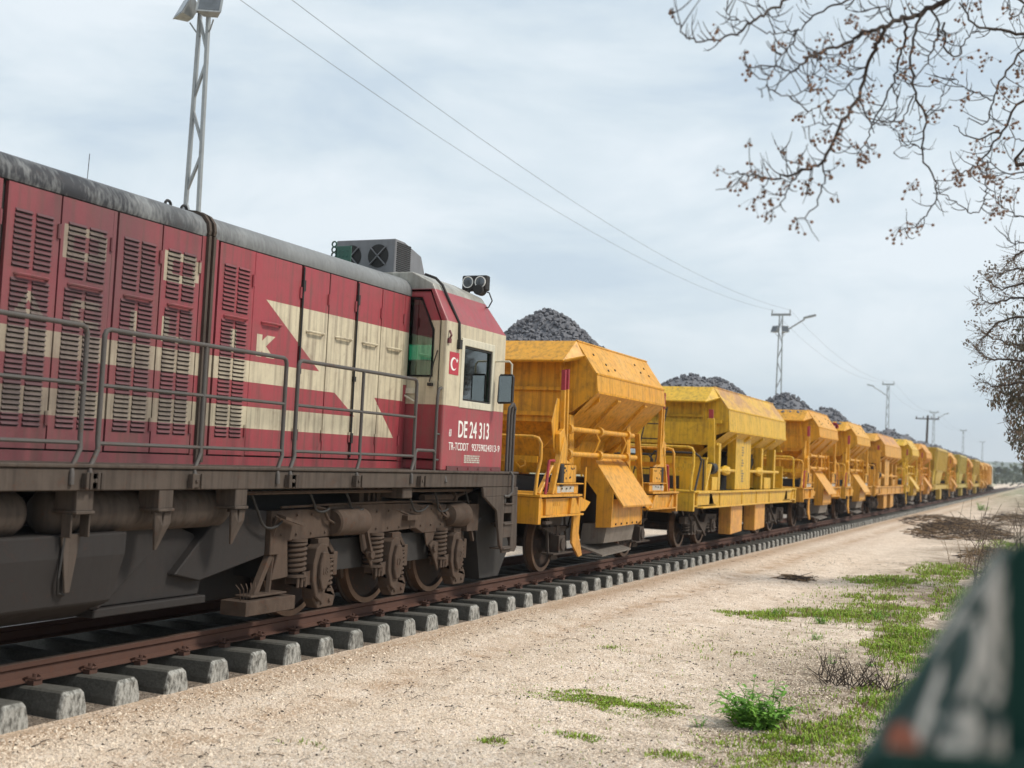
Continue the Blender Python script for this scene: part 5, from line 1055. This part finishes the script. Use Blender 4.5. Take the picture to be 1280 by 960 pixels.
CLOTH = [[(8.0671,1.4969,1.8522),(8.0883,1.503,1.8552),(8.1118,1.4862,1.8632),(8.1362,1.4501,1.8749),(8.1589,1.4212,1.884),(8.179,1.4172,1.8866),(8.1981,1.4263,1.8853),(8.2177,1.4209,1.8869),(8.2375,1.3898,1.894)],[(8.0975,1.5235,1.916),(8.1169,1.5031,1.92),(8.1369,1.4689,1.9264),(8.1554,1.4432,1.9306),(8.1717,1.4387,1.9299),(8.1873,1.4426,1.9268),(8.2036,1.4316,1.926),(8.2201,1.3992,1.9289),(8.2359,1.3642,1.9324)],[(8.1278,1.5224,1.9659),(8.1431,1.4979,1.9689),(8.1577,1.4755,1.9713),(8.1713,1.4623,1.9716),(8.1842,1.4541,1.9704),(8.1973,1.4398,1.9694),(8.2104,1.415,1.9696),(8.2231,1.388,1.9698),(8.235,1.3704,1.9683)],[(8.1566,1.5354,2.02),(8.1676,1.5104,2.0215),(8.1784,1.4828,2.0231),(8.1884,1.4631,2.0232),(8.1977,1.4519,2.0215),(8.2069,1.4394,2.0193),(8.2162,1.418,2.0176),(8.2255,1.3911,2.0163),(8.2342,1.3683,2.0143)],[(8.1858,1.5426,2.0748),(8.1931,1.5024,2.0769),(8.1995,1.4778,2.0773),(8.2049,1.4733,2.0754),(8.2102,1.4697,2.0727),(8.2162,1.4471,2.071),(8.2224,1.4082,2.0703),(8.2283,1.3747,2.0688),(8.2334,1.3615,2.0651)],[(8.2073,1.5258,2.1064),(8.2108,1.5026,2.1087),(8.2134,1.5015,2.109),(8.2162,1.4981,2.1089),(8.2196,1.4703,2.1097),(8.2236,1.4251,2.111),(8.227,1.3898,2.111),(8.2297,1.3803,2.1087),(8.2321,1.382,2.1052)],[(8.2225,1.5364,2.124),(8.2233,1.5299,2.1269),(8.2242,1.5194,2.1296),(8.2256,1.4896,2.1327),(8.2273,1.4481,2.1355),(8.2288,1.4169,2.137),(8.2297,1.4062,2.1367),(8.2304,1.4019,2.1356),(8.2316,1.3821,2.1349)]]
POST = [(8.229, 1.3094, 2.1338), (8.2347, 1.3112, 2.1455), (8.2904, 1.334, 2.1824), (8.2968, 1.3622, 1.8093), (8.2346, 1.3341, 1.8062), (8.2268, 1.3858, 2.1292), (8.2329, 1.3877, 2.1416), (8.2918, 1.4119, 2.1807), (8.2985, 1.4416, 1.7859), (8.2327, 1.4119, 1.7825)]
BAR = [(8.1147, 1.2373, 1.9415), (8.294, 1.3192, 1.938), (8.2945, 1.3216, 1.9064), (8.1067, 1.2365, 1.9008), (8.1082, 1.2902, 1.93), (8.2952, 1.3755, 1.9263), (8.2957, 1.378, 1.8933), (8.0999, 1.2893, 1.8875)]
# ================================================================== VEGETATION
def bark(name, c): return paint(name, c, rough=.9, grime=.3, streak=0, rust=0, spec=.1)
m_bark = bark('dark_bark', (.06, .047, .040)); m_twig = bark('grey_twig', (.15, .115, .09))
m_berry = simple('dried_berry', (.21, .105, .055), .55, 0, .4, 30)
def smooth_line(P, n):
    P = [Vector(p) for p in P]; out = []
    for i in range(len(P)-1):
        p0, p1, p2, p3 = P[max(i-1, 0)], P[i], P[i+1], P[min(i+2, len(P)-1)]
        for k in range(n):
            t = k/n; out.append(.5*((2*p1)+(p2-p0)*t+(2*p0-5*p1+4*p2-p3)*t*t+(3*p1-p0-3*p2+p3)*t*t*t))
    out.append(P[-1]); return out
rv = random.Random(11)
def rvec(s=1): return Vector((rv.uniform(-s, s), rv.uniform(-s, s), rv.uniform(-s, s)))
TRK = (12.6, 8.2, 0)
bt = empty('berry_tree', TRK, 'leafless tree whose overhanging branches carry dried brown berry clusters against the sky', 'tree')
b = MB(); tw = MB(); ends = []
b.tube([(12.6, 8.2, -.1), (12.55, 8.2, 1.5), (12.4, 8.15, 3.0), (12.2, 8.1, 4.4), (11.9, 8.0, 5.8)], .20, 12, .07)
for r0, r1, P, join in BERRY_BRANCHES:
    L_ = smooth_line(P, 5); L_ = [p+rvec(.012) for p in L_]
    b.tube(L_, r0/1000*1.05, 6, r1/1000*1.0)
    if join:   # carry the limb on to the trunk
        q = L_[0]; base = Vector((12.0, 8.05, max(3.4, min(5.6, q.z)))); t = (L_[0]-L_[2]).normalized()
        b.tube(smooth_line([base, base.lerp(q, .45)+Vector((0, 0, .35)), q+t*.5+Vector((0, 0, .05)), q], 4), .045, 8, r0/1000)
    for i in range(2, len(L_)-1):
        if rv.random() < .62:
            d = (L_[i+1]-L_[i-1]).normalized(); side = d.cross(F_).normalized()*rv.choice((-1, 1))
            q = L_[i]; t = (d*.7+side*.9+rvec(.3)).normalized(); pts = [q]; ln = rv.uniform(.05, .22)
            for k in range(4):
                t = (t+Vector((0, 0, .22))+rvec(.22)).normalized(); q = q+t*ln/4; pts.append(q)
            tw.tube(pts, .0042, 4, .002); 
            if rv.random() < .4: ends.append(q)
            if rv.random() < .5:
                q = pts[2]; t = (t+rvec(.9)).normalized(); tw.tube([q, q+t*.04, q+(t+Vector((0, 0, .4)))*.08], .0022, 4, .0013)
b.build('trunk', m_bark, bt, TRK, smooth=60); tw.build('crown', m_bark, bt, TRK)
def ico(c, r, mb):
    t = 1.618; k = r/1.9
    vs = [(-1, t, 0), (1, t, 0), (-1, -t, 0), (1, -t, 0), (0, -1, t), (0, 1, t), (0, -1, -t), (0, 1, -t), (t, 0, -1), (t, 0, 1), (-t, 0, -1), (-t, 0, 1)]
    mb.add([Vector(c)+Vector(v)*k for v in vs], [(0, 11, 5), (0, 5, 1), (0, 1, 7), (0, 7, 10), (0, 10, 11), (1, 5, 9), (5, 11, 4), (11, 10, 2), (10, 7, 6), (7, 1, 8), (3, 9, 4), (3, 4, 2), (3, 2, 6), (3, 6, 8), (3, 8, 9), (4, 9, 5), (2, 4, 11), (6, 2, 10), (8, 6, 7), (9, 8, 1)])
spots = [Vector(p) for p in BERRY_SPOTS]
spots += ends[:max(0, 98-len(spots))]
for i, c in enumerate(spots):
    m = MB(); k = (rv.randint(7, 14) if c.x < 8.6 else rv.randint(14, 26)) if i < len(BERRY_SPOTS) else rv.randint(3, 6); R_ = rv.uniform(.028, .045) if k > 8 else .018
    for j in range(k):
        p = c+Vector((rv.gauss(0, R_), rv.gauss(0, R_), rv.gauss(-.02, R_*.8)))
        ico(p, rv.uniform(.0075, .0115), m); m.cur = 1
        m.tube([c+Vector((0, 0, .02)), c.lerp(p, .55)+Vector((0, 0, .015)), p], .001, 3); m.cur = 0
    m.build('berry_cluster', [m_berry, m_bark], bt, TRK, smooth=60)
# -- dark drooping tree on the right
m_drk = MatB('drooping_foliage'); oi = m_drk.noise(2.2, 3); m_drk.col(m_drk.mix(oi.ramp(.35, .65), (.085, .07, .048), (.24, .155, .095))); m_drk.rough(.8); m_drk = m_drk.m
m_olv = simple('olive_leaf', (.085, .085, .05), .7, 0, .5, 3)
TR2 = (9.0, 26, 0)
dt = empty('drooping_tree', TR2, 'dark tree with hanging brown foliage and bare twigs near the end of the train', 'tree')
b = MB(); b.tube([(9.0, 26, -.1)]+CROWN_TRUNK, .22, 10, .06)
for P in CROWN_TWIGS:
    L_ = smooth_line(P, 5); b.tube([p+rvec(.03) for p in L_], .03, 5, .008)
b.build('trunk', m_bark, dt, TR2)
tw = MB(); lf = MB()
for P in CROWN_TWIGS:
    L_ = smooth_line(P, 5)
    for i in range(3, len(L_)):
        for k in range(4):
            q = L_[i]; t = ((L_[i]-L_[i-1]).normalized()+rvec(.9)).normalized(); pts = [q]
            for j in range(3): t = (t+rvec(.35)).normalized(); q = q+t*rv.uniform(.08, .16); pts.append(q)
            tw.tube(pts, .006, 3, .003)
            if rv.random() < .25: 
                for _ in range(6): ico(q+rvec(.07), .018, lf)
for (x, y, z, r, dens) in CROWN:
    for k in range(int(1000*dens*(r/.35)**1.6)):
        v = rvec(1)
        if v.length > 1: continue
        a = v.length; p = Vector((x, y, z))+Vector((v.x, v.y, v.z*1.15))*r*1.12
        t = Vector((rv.uniform(-.5, .5), rv.uniform(-.5, .5), -1)).normalized(); n = t.cross(rvec(1)).normalized(); l = rv.uniform(.05, .12); w_ = rv.uniform(.010, .022)
        lf.cur = 0 if rv.random() < .6 else 1
        lf.add([p, p+t*l*.5+n*w_, p+t*l, p+t*l*.5-n*w_], [(0, 1, 2, 3)])
    for k in range(int(9*dens)):
        q = Vector((x, y, z)); t = rvec(1).normalized(); pts = [q]
        for j in range(4): t = (t+rvec(.4)+Vector((-.1, 0, .1))).normalized(); q = q+t*r*.42; pts.append(q)
        tw.tube(pts, .012, 3, .004)
lf.cur = 0
tw.build('crown', m_twig, dt, TR2); lf.build('foliage', [m_drk, m_olv], dt, TR2)
# -- grass
def grassmat(name, a, c):
    M = MatB(name); n = M.noise(6, 3); n2 = M.noise(40, 2); M.col(M.mix((n*.6+n2*.4).ramp(.35, .65), a, c)); M.rough(.6); M.b.inputs['Specular IOR Level'].default_value = .2; return M.m
m_grass = grassmat('grass_blade', (.15, .28, .025), (.36, .46, .06)); m_weed = grassmat('weed_leaf', (.09, .24, .03), (.22, .40, .06)); m_dry = simple('dry_stalk', (.24, .16, .09), .9, 0, .4, 20)
g = MB()
PATCH = [(4.72, 10.42, .74, .40, 3600, .030), (4.15, 10.75, .25, .18, 500, .04), (4.4, 10.6, .9, .6, 300, .03), (4.35, 17.9, .55, .55, 900, .08), (5.3, 18.6, .8, .9, 1500, .09), (6.1, 19.6, .8, 1.8, 1900, .09), (6.6, 17, .5, 1.2, 1500, .09), (5.3, 25.5, .8, 1.6, 1500, .09), (6.2, 29, .8, 3.4, 1800, .10), (6.55, 15.8, .45, .8, 1000, .09), (6.6, 9.9, .45, .9, 1500, .07), (6.95, 12, .4, 1.6, 1200, .09), (6.5, 8.6, .6, .5, 700, .05), (6.7, 10.5, .7, 2.0, 1400, .06), (6.3, 9.3, .6, .7, 900, .05), (5.2, 9.6, 1.6, 2.2, 260, .03), (4.6, 14, 1.8, 4, 260, .045), (5.6, 21, 1.2, 6, 900, .08), (7.1, 40, .9, 6, 1500, .12), (5.5, 22, .5, .8, 500, .08), (6.9, 23, .6, 3, 1000, .1), (4.9, 9.0, .25, .12, 120, .05), (3.3, 7.5, .2, .1, 40, .05), (5.7, 8.75, .3, .15, 150, .05), (4.4, 8.45, .16, .1, 80, .05), (5.0, 14.0, .2, .2, 60, .05), (3.6, 13.5, .25, .2, 50, .05), (6.9, 14.6, .5, .8, 700, .09)]
for (px_, py_, rx, ry, n, h_) in PATCH:
    for k in range(int(n*(2.4 if py_ > 12 else 2.0))):
        a = rv.uniform(0, 6.283); q = (rv.random()**.6)*(1+.25*math.sin(a*3+px_)+.12*math.sin(a*7+py_))
        x, y = px_+rx*q*math.cos(a), py_+ry*q*math.sin(a)
        if noise.noise((x*3.2, y*3.2, 5)) < -.12 and rv.random() < .85: continue
        h = h_*rv.uniform(.4, 1.25)*(1.1-.5*q); w_ = rv.uniform(.0035, .0075)*(1.4 if y > 20 else 1); th = rv.uniform(0, 6.283); d = Vector((math.cos(th), math.sin(th), 0)); s_ = d.cross(Vector((0, 0, 1)))
        z0 = GH(x, y)-.006; p = Vector((x, y, z0)); ln = rv.uniform(.15, .9)
        g.cur = 0 if rv.random() < .8 else 1
        g.add([p-s_*w_, p+s_*w_, p+d*h*ln*.35+s_*w_*.8+Vector((0, 0, h*.65)), p+d*h*ln*.35-s_*w_*.8+Vector((0, 0, h*.65)), p+d*h*ln+Vector((0, 0, h*(1-.3*ln)))], [(0, 1, 2, 3), (3, 2, 4)])
g.cur = 0
tag(g.build('grass', [m_grass, m_dry]), 'short patchy green grass growing through the gravel', 'grass', kind='stuff')
def weed(x, y, size, n, label):
    """several leafy stems, each with many small lobed leaves"""
    z0 = GH(x, y); m = MB(); r = random.Random(int(x*100+y*10))
    for k in range(max(5, n//5)):
        th = r.uniform(0, 6.283); lean = r.uniform(.1, 1.3); d = Vector((math.cos(th)*lean, math.sin(th)*lean, 1)).normalized(); ln = size*r.uniform(.45, .95); b0 = Vector((x+r.uniform(-.3, .3)*size, y+r.uniform(-.3, .3)*size, z0-.01))
        nl = 11
        for i in range(nl):
            t = (i+.5)/nl; p = b0+d*ln*t+Vector((0, 0, -.25*ln*t*t*lean)); a = r.uniform(0, 6.283); u = (Vector((math.cos(a), math.sin(a), r.uniform(.1, .9)))).normalized(); s_ = u.cross(Vector((r.uniform(-.3, .3), r.uniform(-.3, .3), 1))).normalized(); l = size*r.uniform(.16, .34)*(1.15-.55*t); w_ = l*r.uniform(.13, .2); up = s_.cross(u)
            prof = [(0, .15), (.18, 1.0), (.34, .55), (.5, 1.15), (.66, .5), (.8, .75), (1, 0)]; pts = []
            for q, ww in prof:
                c = p+u*l*q-Vector((0, 0, l*.35*q*q)); pts += [c+s_*w_*ww+up*w_*.3*ww, c, c-s_*w_*ww+up*w_*.3*ww]
            m.add(pts, [f for j in range(6) for f in ((3*j, 3*j+1, 3*j+4, 3*j+3), (3*j+1, 3*j+2, 3*j+5, 3*j+4))])
        m.tube([b0, b0+d*ln*.6, b0+d*ln*.95+Vector((0, 0, -.2*ln*lean))], size*.012, 4, size*.005)
    o = m.build('leafy_weed', m_weed, None, (x, y, z0)); tag(o, label, 'weed')
weed(6.02, 10.25, .52, 260, 'largest bushy green weed growing on the gravel, nearest the green railing')
weed(5.72, 10.75, .14, 30, 'small green weed just behind the largest bushy weed')
weed(5.62, 10.0, .15, 34, 'low green weed left of the largest bushy weed')
weed(5.55, 16.0, .17, 40, 'round green weed alone on the gravel below the long grass patch')
weed(5.35, 17.6, .22, 45, 'green weed clump in the middle of the long grass patch')
weed(4.6, 18.0, .20, 40, 'green weed clump at the left end of the long grass patch')
weed(6.0, 18.6, .22, 45, 'green weed clump at the right of the long grass patch')
weed(6.05, 14.1, .15, 30, 'small green weed just above the dead twig shrub')
weed(6.45, 14.2, .16, 30, 'yellowish green weed behind the dead twig shrub')
weed(6.1, 15.1, .10, 24, 'tiny green weed between the round weed and the dead shrub')
weed(4.9, 24.6, .16, 26, 'little green weed on bare gravel beyond the grass patches')
weed(4.25, 89, .9, 60, 'round green bush far off by the end of the train')
def twig_shrub(x, y, w_, h, n, name, label, cat, mat, lean=.4, r0=.006):
    m = MB(); r = random.Random(int(x*77+y)); z0 = GH(x, y)
    for k in range(n):
        q = Vector((x+r.uniform(-w_, w_), y+r.uniform(-w_, w_)*.5, z0-.02)); t = Vector((r.uniform(-lean, lean), r.uniform(-lean, lean), 1)).normalized(); pts = [q]; ln = h*r.uniform(.4, 1.1)
        for j in range(5):
            t = (t+Vector((r.uniform(-.3, .3), r.uniform(-.3, .3), r.uniform(-.25, .15)))).normalized(); q = q+t*ln/5; pts.append(q)
            if j > 0 and r.random() < .6:
                u = (t+Vector((r.uniform(-1, 1), r.uniform(-1, 1), r.uniform(-.3, .5)))).normalized(); m.tube([q, q+u*ln*.15, q+(u+Vector((0, 0, .2)))*ln*.3], r0*.55, 4, r0*.3)
        m.tube(pts, r0, 5, r0*.45)
    o = m.build(name, mat, None, (x, y, z0)); tag(o, label, cat)
twig_shrub(6.55, 12.7, .36, .34, 60, 'dead_shrub', 'low dead shrub of dark tangled twigs beside the green foreground railing', 'shrub', m_bark, .7, .006)
twig_shrub(6.05, 13.2, .05, .32, 5, 'dead_stalk', 'single dark dead stalk left of the tangled dead shrub', 'shrub', m_bark, .5, .006)
twig_shrub(6.1, 19.0, .15, .55, 9, 'dry_weed', 'thin dry brown weed stalks standing in the grass patch', 'weed', m_dry, .3, .004)
twig_shrub(7.25, 24.5, .35, 1.5, 12, 'bare_sapling', 'bare thin sapling twigs just above the camouflage cloth', 'shrub', m_twig, .45, .012)
twig_shrub(7.2, 33, .8, 1.8, 16, 'bare_sapling', 'bare grey sapling clump farther off, in front of the brush piles', 'shrub', m_twig, .5, .014)
twig_shrub(6.9, 30, .6, .8, 26, 'dead_shrub', 'brown dead shrub low between the two bare saplings', 'shrub', m_dry, .8, .009)
def brush(x, y, wx, wy, h, n, label):
    m = MB(); r = random.Random(int(x*31+y))
    for k in range(n):
        a = r.uniform(0, 6.283); q = math.sqrt(r.random())
        if noise.noise((wx*q*math.cos(a)*.9+x, (wy*q*math.sin(a))*.35+y, 4)) < -.1 and r.random() < .8: continue
        p = Vector((x+wx*q*math.cos(a), y+wy*q*math.sin(a), h*(1-q*q)*r.uniform(0, 1)+.02)); th = r.uniform(0, 3.1416); l = r.uniform(.25, .9); d = Vector((math.cos(th), math.sin(th), r.uniform(-.2, .25)))*l/2
        m.cur = 0 if r.random() < .6 else 1
        m.tube([p-d, p+Vector((0, 0, r.uniform(-.05, .05))), p+d], r.uniform(.008, .02), 3, .005)
    m.cur = 0; o = m.build('brush_pile', [m_bark, m_dry], None, (x, y, 0)); tag(o, label, 'brush')
brush(5.2, 50, 1.9, 6, .55, 1300, 'widest brown brush pile of cut twigs on the gravel beyond the grass')
brush(3.4, 62, 1.6, 7, .30, 600, 'brown brush pile of cut twigs beside the track toward the end of the train')
brush(6.6, 66, 1.6, 9, .5, 600, 'brown brush pile of cut twigs behind the widest one, away from the track')
brush(3.62, 24.4, .28, .30, .05, 60, 'small flat heap of brown twigs lying alone on the bare gravel')
brush(6.9, 36, .7, 3, .25, 300, 'low scatter of dead brown twigs among the grass behind the railing')
# -- pebbles and litter
m_peb = simple('pale_pebble', (.74, .62, .49), .9, 0, .24, 60); m_dkp = simple('dark_debris', (.045, .035, .03), .9, 0, .5, 60)
def pebbles(name, n, lo, hi, mat, label, seed):
    r = random.Random(seed); m = MB()
    for k in range(n):
        y = 5.6+10.5*r.random()**1.7; x0 = max(1.45, 8.266-(y)*1.02-.3); x1 = min(7.6, 8.266-.02*y-.2); x = r.uniform(x0, x1)
        s = r.uniform(lo, hi); th = r.uniform(0, 6.28); ct, st_ = math.cos(th), math.sin(th); z = GH(x, y)+s*.15
        V_ = [(1, 0, 0), (0, 1, 0), (-1, 0, 0), (0, -1, 0), (.2, .1, 1), (0, 0, -1)]
        m.add([(x+s*(a*ct-c*st_*.7)*r.uniform(.7, 1.1), y+s*(a*st_+c*ct*.7)*r.uniform(.7, 1.1), z+s*.7*e) for a, c, e in V_], [(0, 1, 4), (1, 2, 4), (2, 3, 4), (3, 0, 4), (1, 0, 5), (2, 1, 5), (3, 2, 5), (0, 3, 5)])
    tag(m.build(name, mat), label, 'gravel', kind='stuff')
pebbles('gravel', 70000, .005, .0135, m_peb, 'loose pale pebbles covering the path beside the track', 1)
pebbles('coarse_gravel', 900, .014, .030, m_peb, 'larger pale stones mixed into the gravel path', 4)
pebbles('dark_gravel', 1900, .004, .018, m_dkp, 'scattered dark stone crumbs on the pale gravel', 2)
m = MB(); r = random.Random(9)
for k in range(900):
    y = 6+26*r.random()**1.4; x = r.uniform(max(1.6, 8.2-y*1.0), 7.2); th = r.uniform(0, 6.28); l = r.uniform(.02, .12); z = GH(x, y)+.008; d = Vector((math.cos(th), math.sin(th), 0))*l/2
    m.tube([(x-d.x, y-d.y, z), (x+r.uniform(-.01, .01), y, z+.01), (x+d.x, y+d.y, z)], r.uniform(.002, .005), 4, .002)
tag(m.build('twig_litter', m_bark), 'short dark twigs littering the gravel path', 'litter', kind='stuff')
# -- trackside growth and far background
m_hill = simple('far_hill', (.10, .12, .09), .95, 0, .3, .004)
b = MB(); xs = [-1500+60*i for i in range(51)]
b.loft([[(x, 2300-k*350, max(0, h_*(.5+.5*noise.noise((x*.0023, k*.7, 2))+.28*noise.noise((x*.008, k, 4))))-2) for x in xs] for k, h_ in ((0, 0), (1, 52), (2, 36), (3, 0))], False, False, False)
tag(b.build('hills', m_hill, smooth=80), kind='structure')
m_tl = grassmat('tree_line_leaf', (.045, .06, .028), (.10, .11, .05)); b = MB(); r = random.Random(21)
for k in range(60):
    x, y = r.uniform(-60, 60), r.uniform(430, 700); h = r.uniform(3, 8)
    for j in range(60):
        v = Vector((r.gauss(0, .5), r.gauss(0, .5), r.gauss(0, .35))); p = Vector((x, y, h*.55))+v*h*.8
        if p.z < 0: continue
        t = Vector((r.uniform(-1, 1), r.uniform(-1, 1), r.uniform(-1, 1))).normalized()*h*.16; u = t.cross(Vector((r.uniform(-1, 1), r.uniform(-1, 1), 1))).normalized()*h*.12
        b.add([p-t, p+u, p+t, p-u], [(0, 1, 2, 3)])
tag(b.build('far_trees', m_tl), 'faint far line of trees beyond the end of the train', 'trees', kind='stuff')
# ================================================================== FOREGROUND RAILING
m_fg = paint('green_rail_paint', (.003, .026, .021), rough=.6, grime=.3, streak=.15, rust=.05, gcol=(.004, .01, .009), spec=.15)
m_fgl = simple('worn_green_bar', (.04, .10, .085), .5)
RO = (POST[0][0], POST[0][1], 0)
rl = empty('green_railing', RO, 'out of focus dark green railing, post and bar, nearest the viewer', 'railing')
b = MB(); P = [Vector(p) for p in POST]; lowr = [P[3].copy(), P[4].copy(), P[8].copy(), P[9].copy()]
n = 5; b.add(P, [tuple(range(5)), tuple(range(5, 10))]+[(i, (i+1) % 5, 5+(i+1) % 5, 5+i) for i in range(5)])
q = [P[3], P[4], P[9], P[8]]; b.loft([[p for p in q], [Vector((p.x, p.y, 0)) for p in q]]); b.build('post', m_fg, rl, RO, bevel=.003)
b = MB(); b.add(BAR, [(0, 1, 2, 3), (4, 5, 6, 7), (0, 1, 5, 4), (1, 2, 6, 5), (2, 3, 7, 6), (3, 0, 4, 7)]); b.build('bar', m_fg, rl, RO, bevel=.004)
q = Vector(BAR[0]); b = MB(); b.box(q.x-.02, q.x+.03, q.y, q.y+.05, 0, q.z-.012); b.build('post', m_fg, rl, RO, bevel=.003)
b = MB(); rp_ = [Vector(row[0]) for row in CLOTH]; dn = (rp_[0]-rp_[2]).normalized()
b.tube(smooth_line([rp_[0]+dn*.25]+rp_+[Vector(P[0])+Vector((.01, .02, 0))], 4), .0085, 10); b.build('slanted_bar', m_fgl, rl, RO, smooth=60)
M = MatB('camouflage_cloth'); n1 = M.noise(17, 2, (1, 1, .7), dist=1.2); n2 = M.noise(24, 2, (1, 1, .6), dist=.8); n3 = M.noise(60, 3)
c = M.mix(n1.ramp(.40, .50), (.004, .032, .026), (.05, .085, .08)); c = M.mix(n2.ramp(.47, .55), c, (.62, .58, .52)); c = M.mix(n1.ramp(.62, .67), c, (.025, .03, .03)); x, y, z = M.xyz()
c = M.mix(((x-.052)*(x-.052)+(z-.045)*(z-.045)).ramp(.0006, .0003), c, (.34, .11, .065))
M.col(c); M.rough(.8); M.bump(n3, .2, .004)
b = MB(); nr, nc = len(CLOTH), len(CLOTH[0]); b.add([p for row in CLOTH for p in row], [(i*nc+j, i*nc+j+1, (i+1)*nc+j+1, (i+1)*nc+j) for i in range(nr-1) for j in range(nc-1)])
co = b.build('camouflage_cloth', M.m, None, CLOTH[0][0]); tag(co, 'blurred green and white camouflage cloth hanging from the dark green railing', 'cloth')
sm = co.modifiers.new('s', 'SUBSURF'); sm.levels = sm.render_levels = 2; so = co.modifiers.new('t', 'SOLIDIFY'); so.thickness = .004
co.data.polygons.foreach_set('use_smooth', [True]*len(co.data.polygons))

# ================================================================== HAZE
b = MB(); b.box(-1600, 1600, -70, 3200, -3, 100); 
hm = bpy.data.materials.new('haze_air'); hm.use_nodes = True; ht = hm.node_tree; ht.nodes.clear()
ho = ht.nodes.new('ShaderNodeOutputMaterial'); hv = ht.nodes.new('ShaderNodeVolumePrincipled'); hv.inputs['Color'].default_value = (.86, .92, 1, 1); hv.inputs['Density'].default_value = .00035; hv.inputs['Anisotropy'].default_value = .2
ht.links.new(hv.outputs[0], ho.inputs['Volume'])
tag(b.build('haze', hm), kind='stuff')
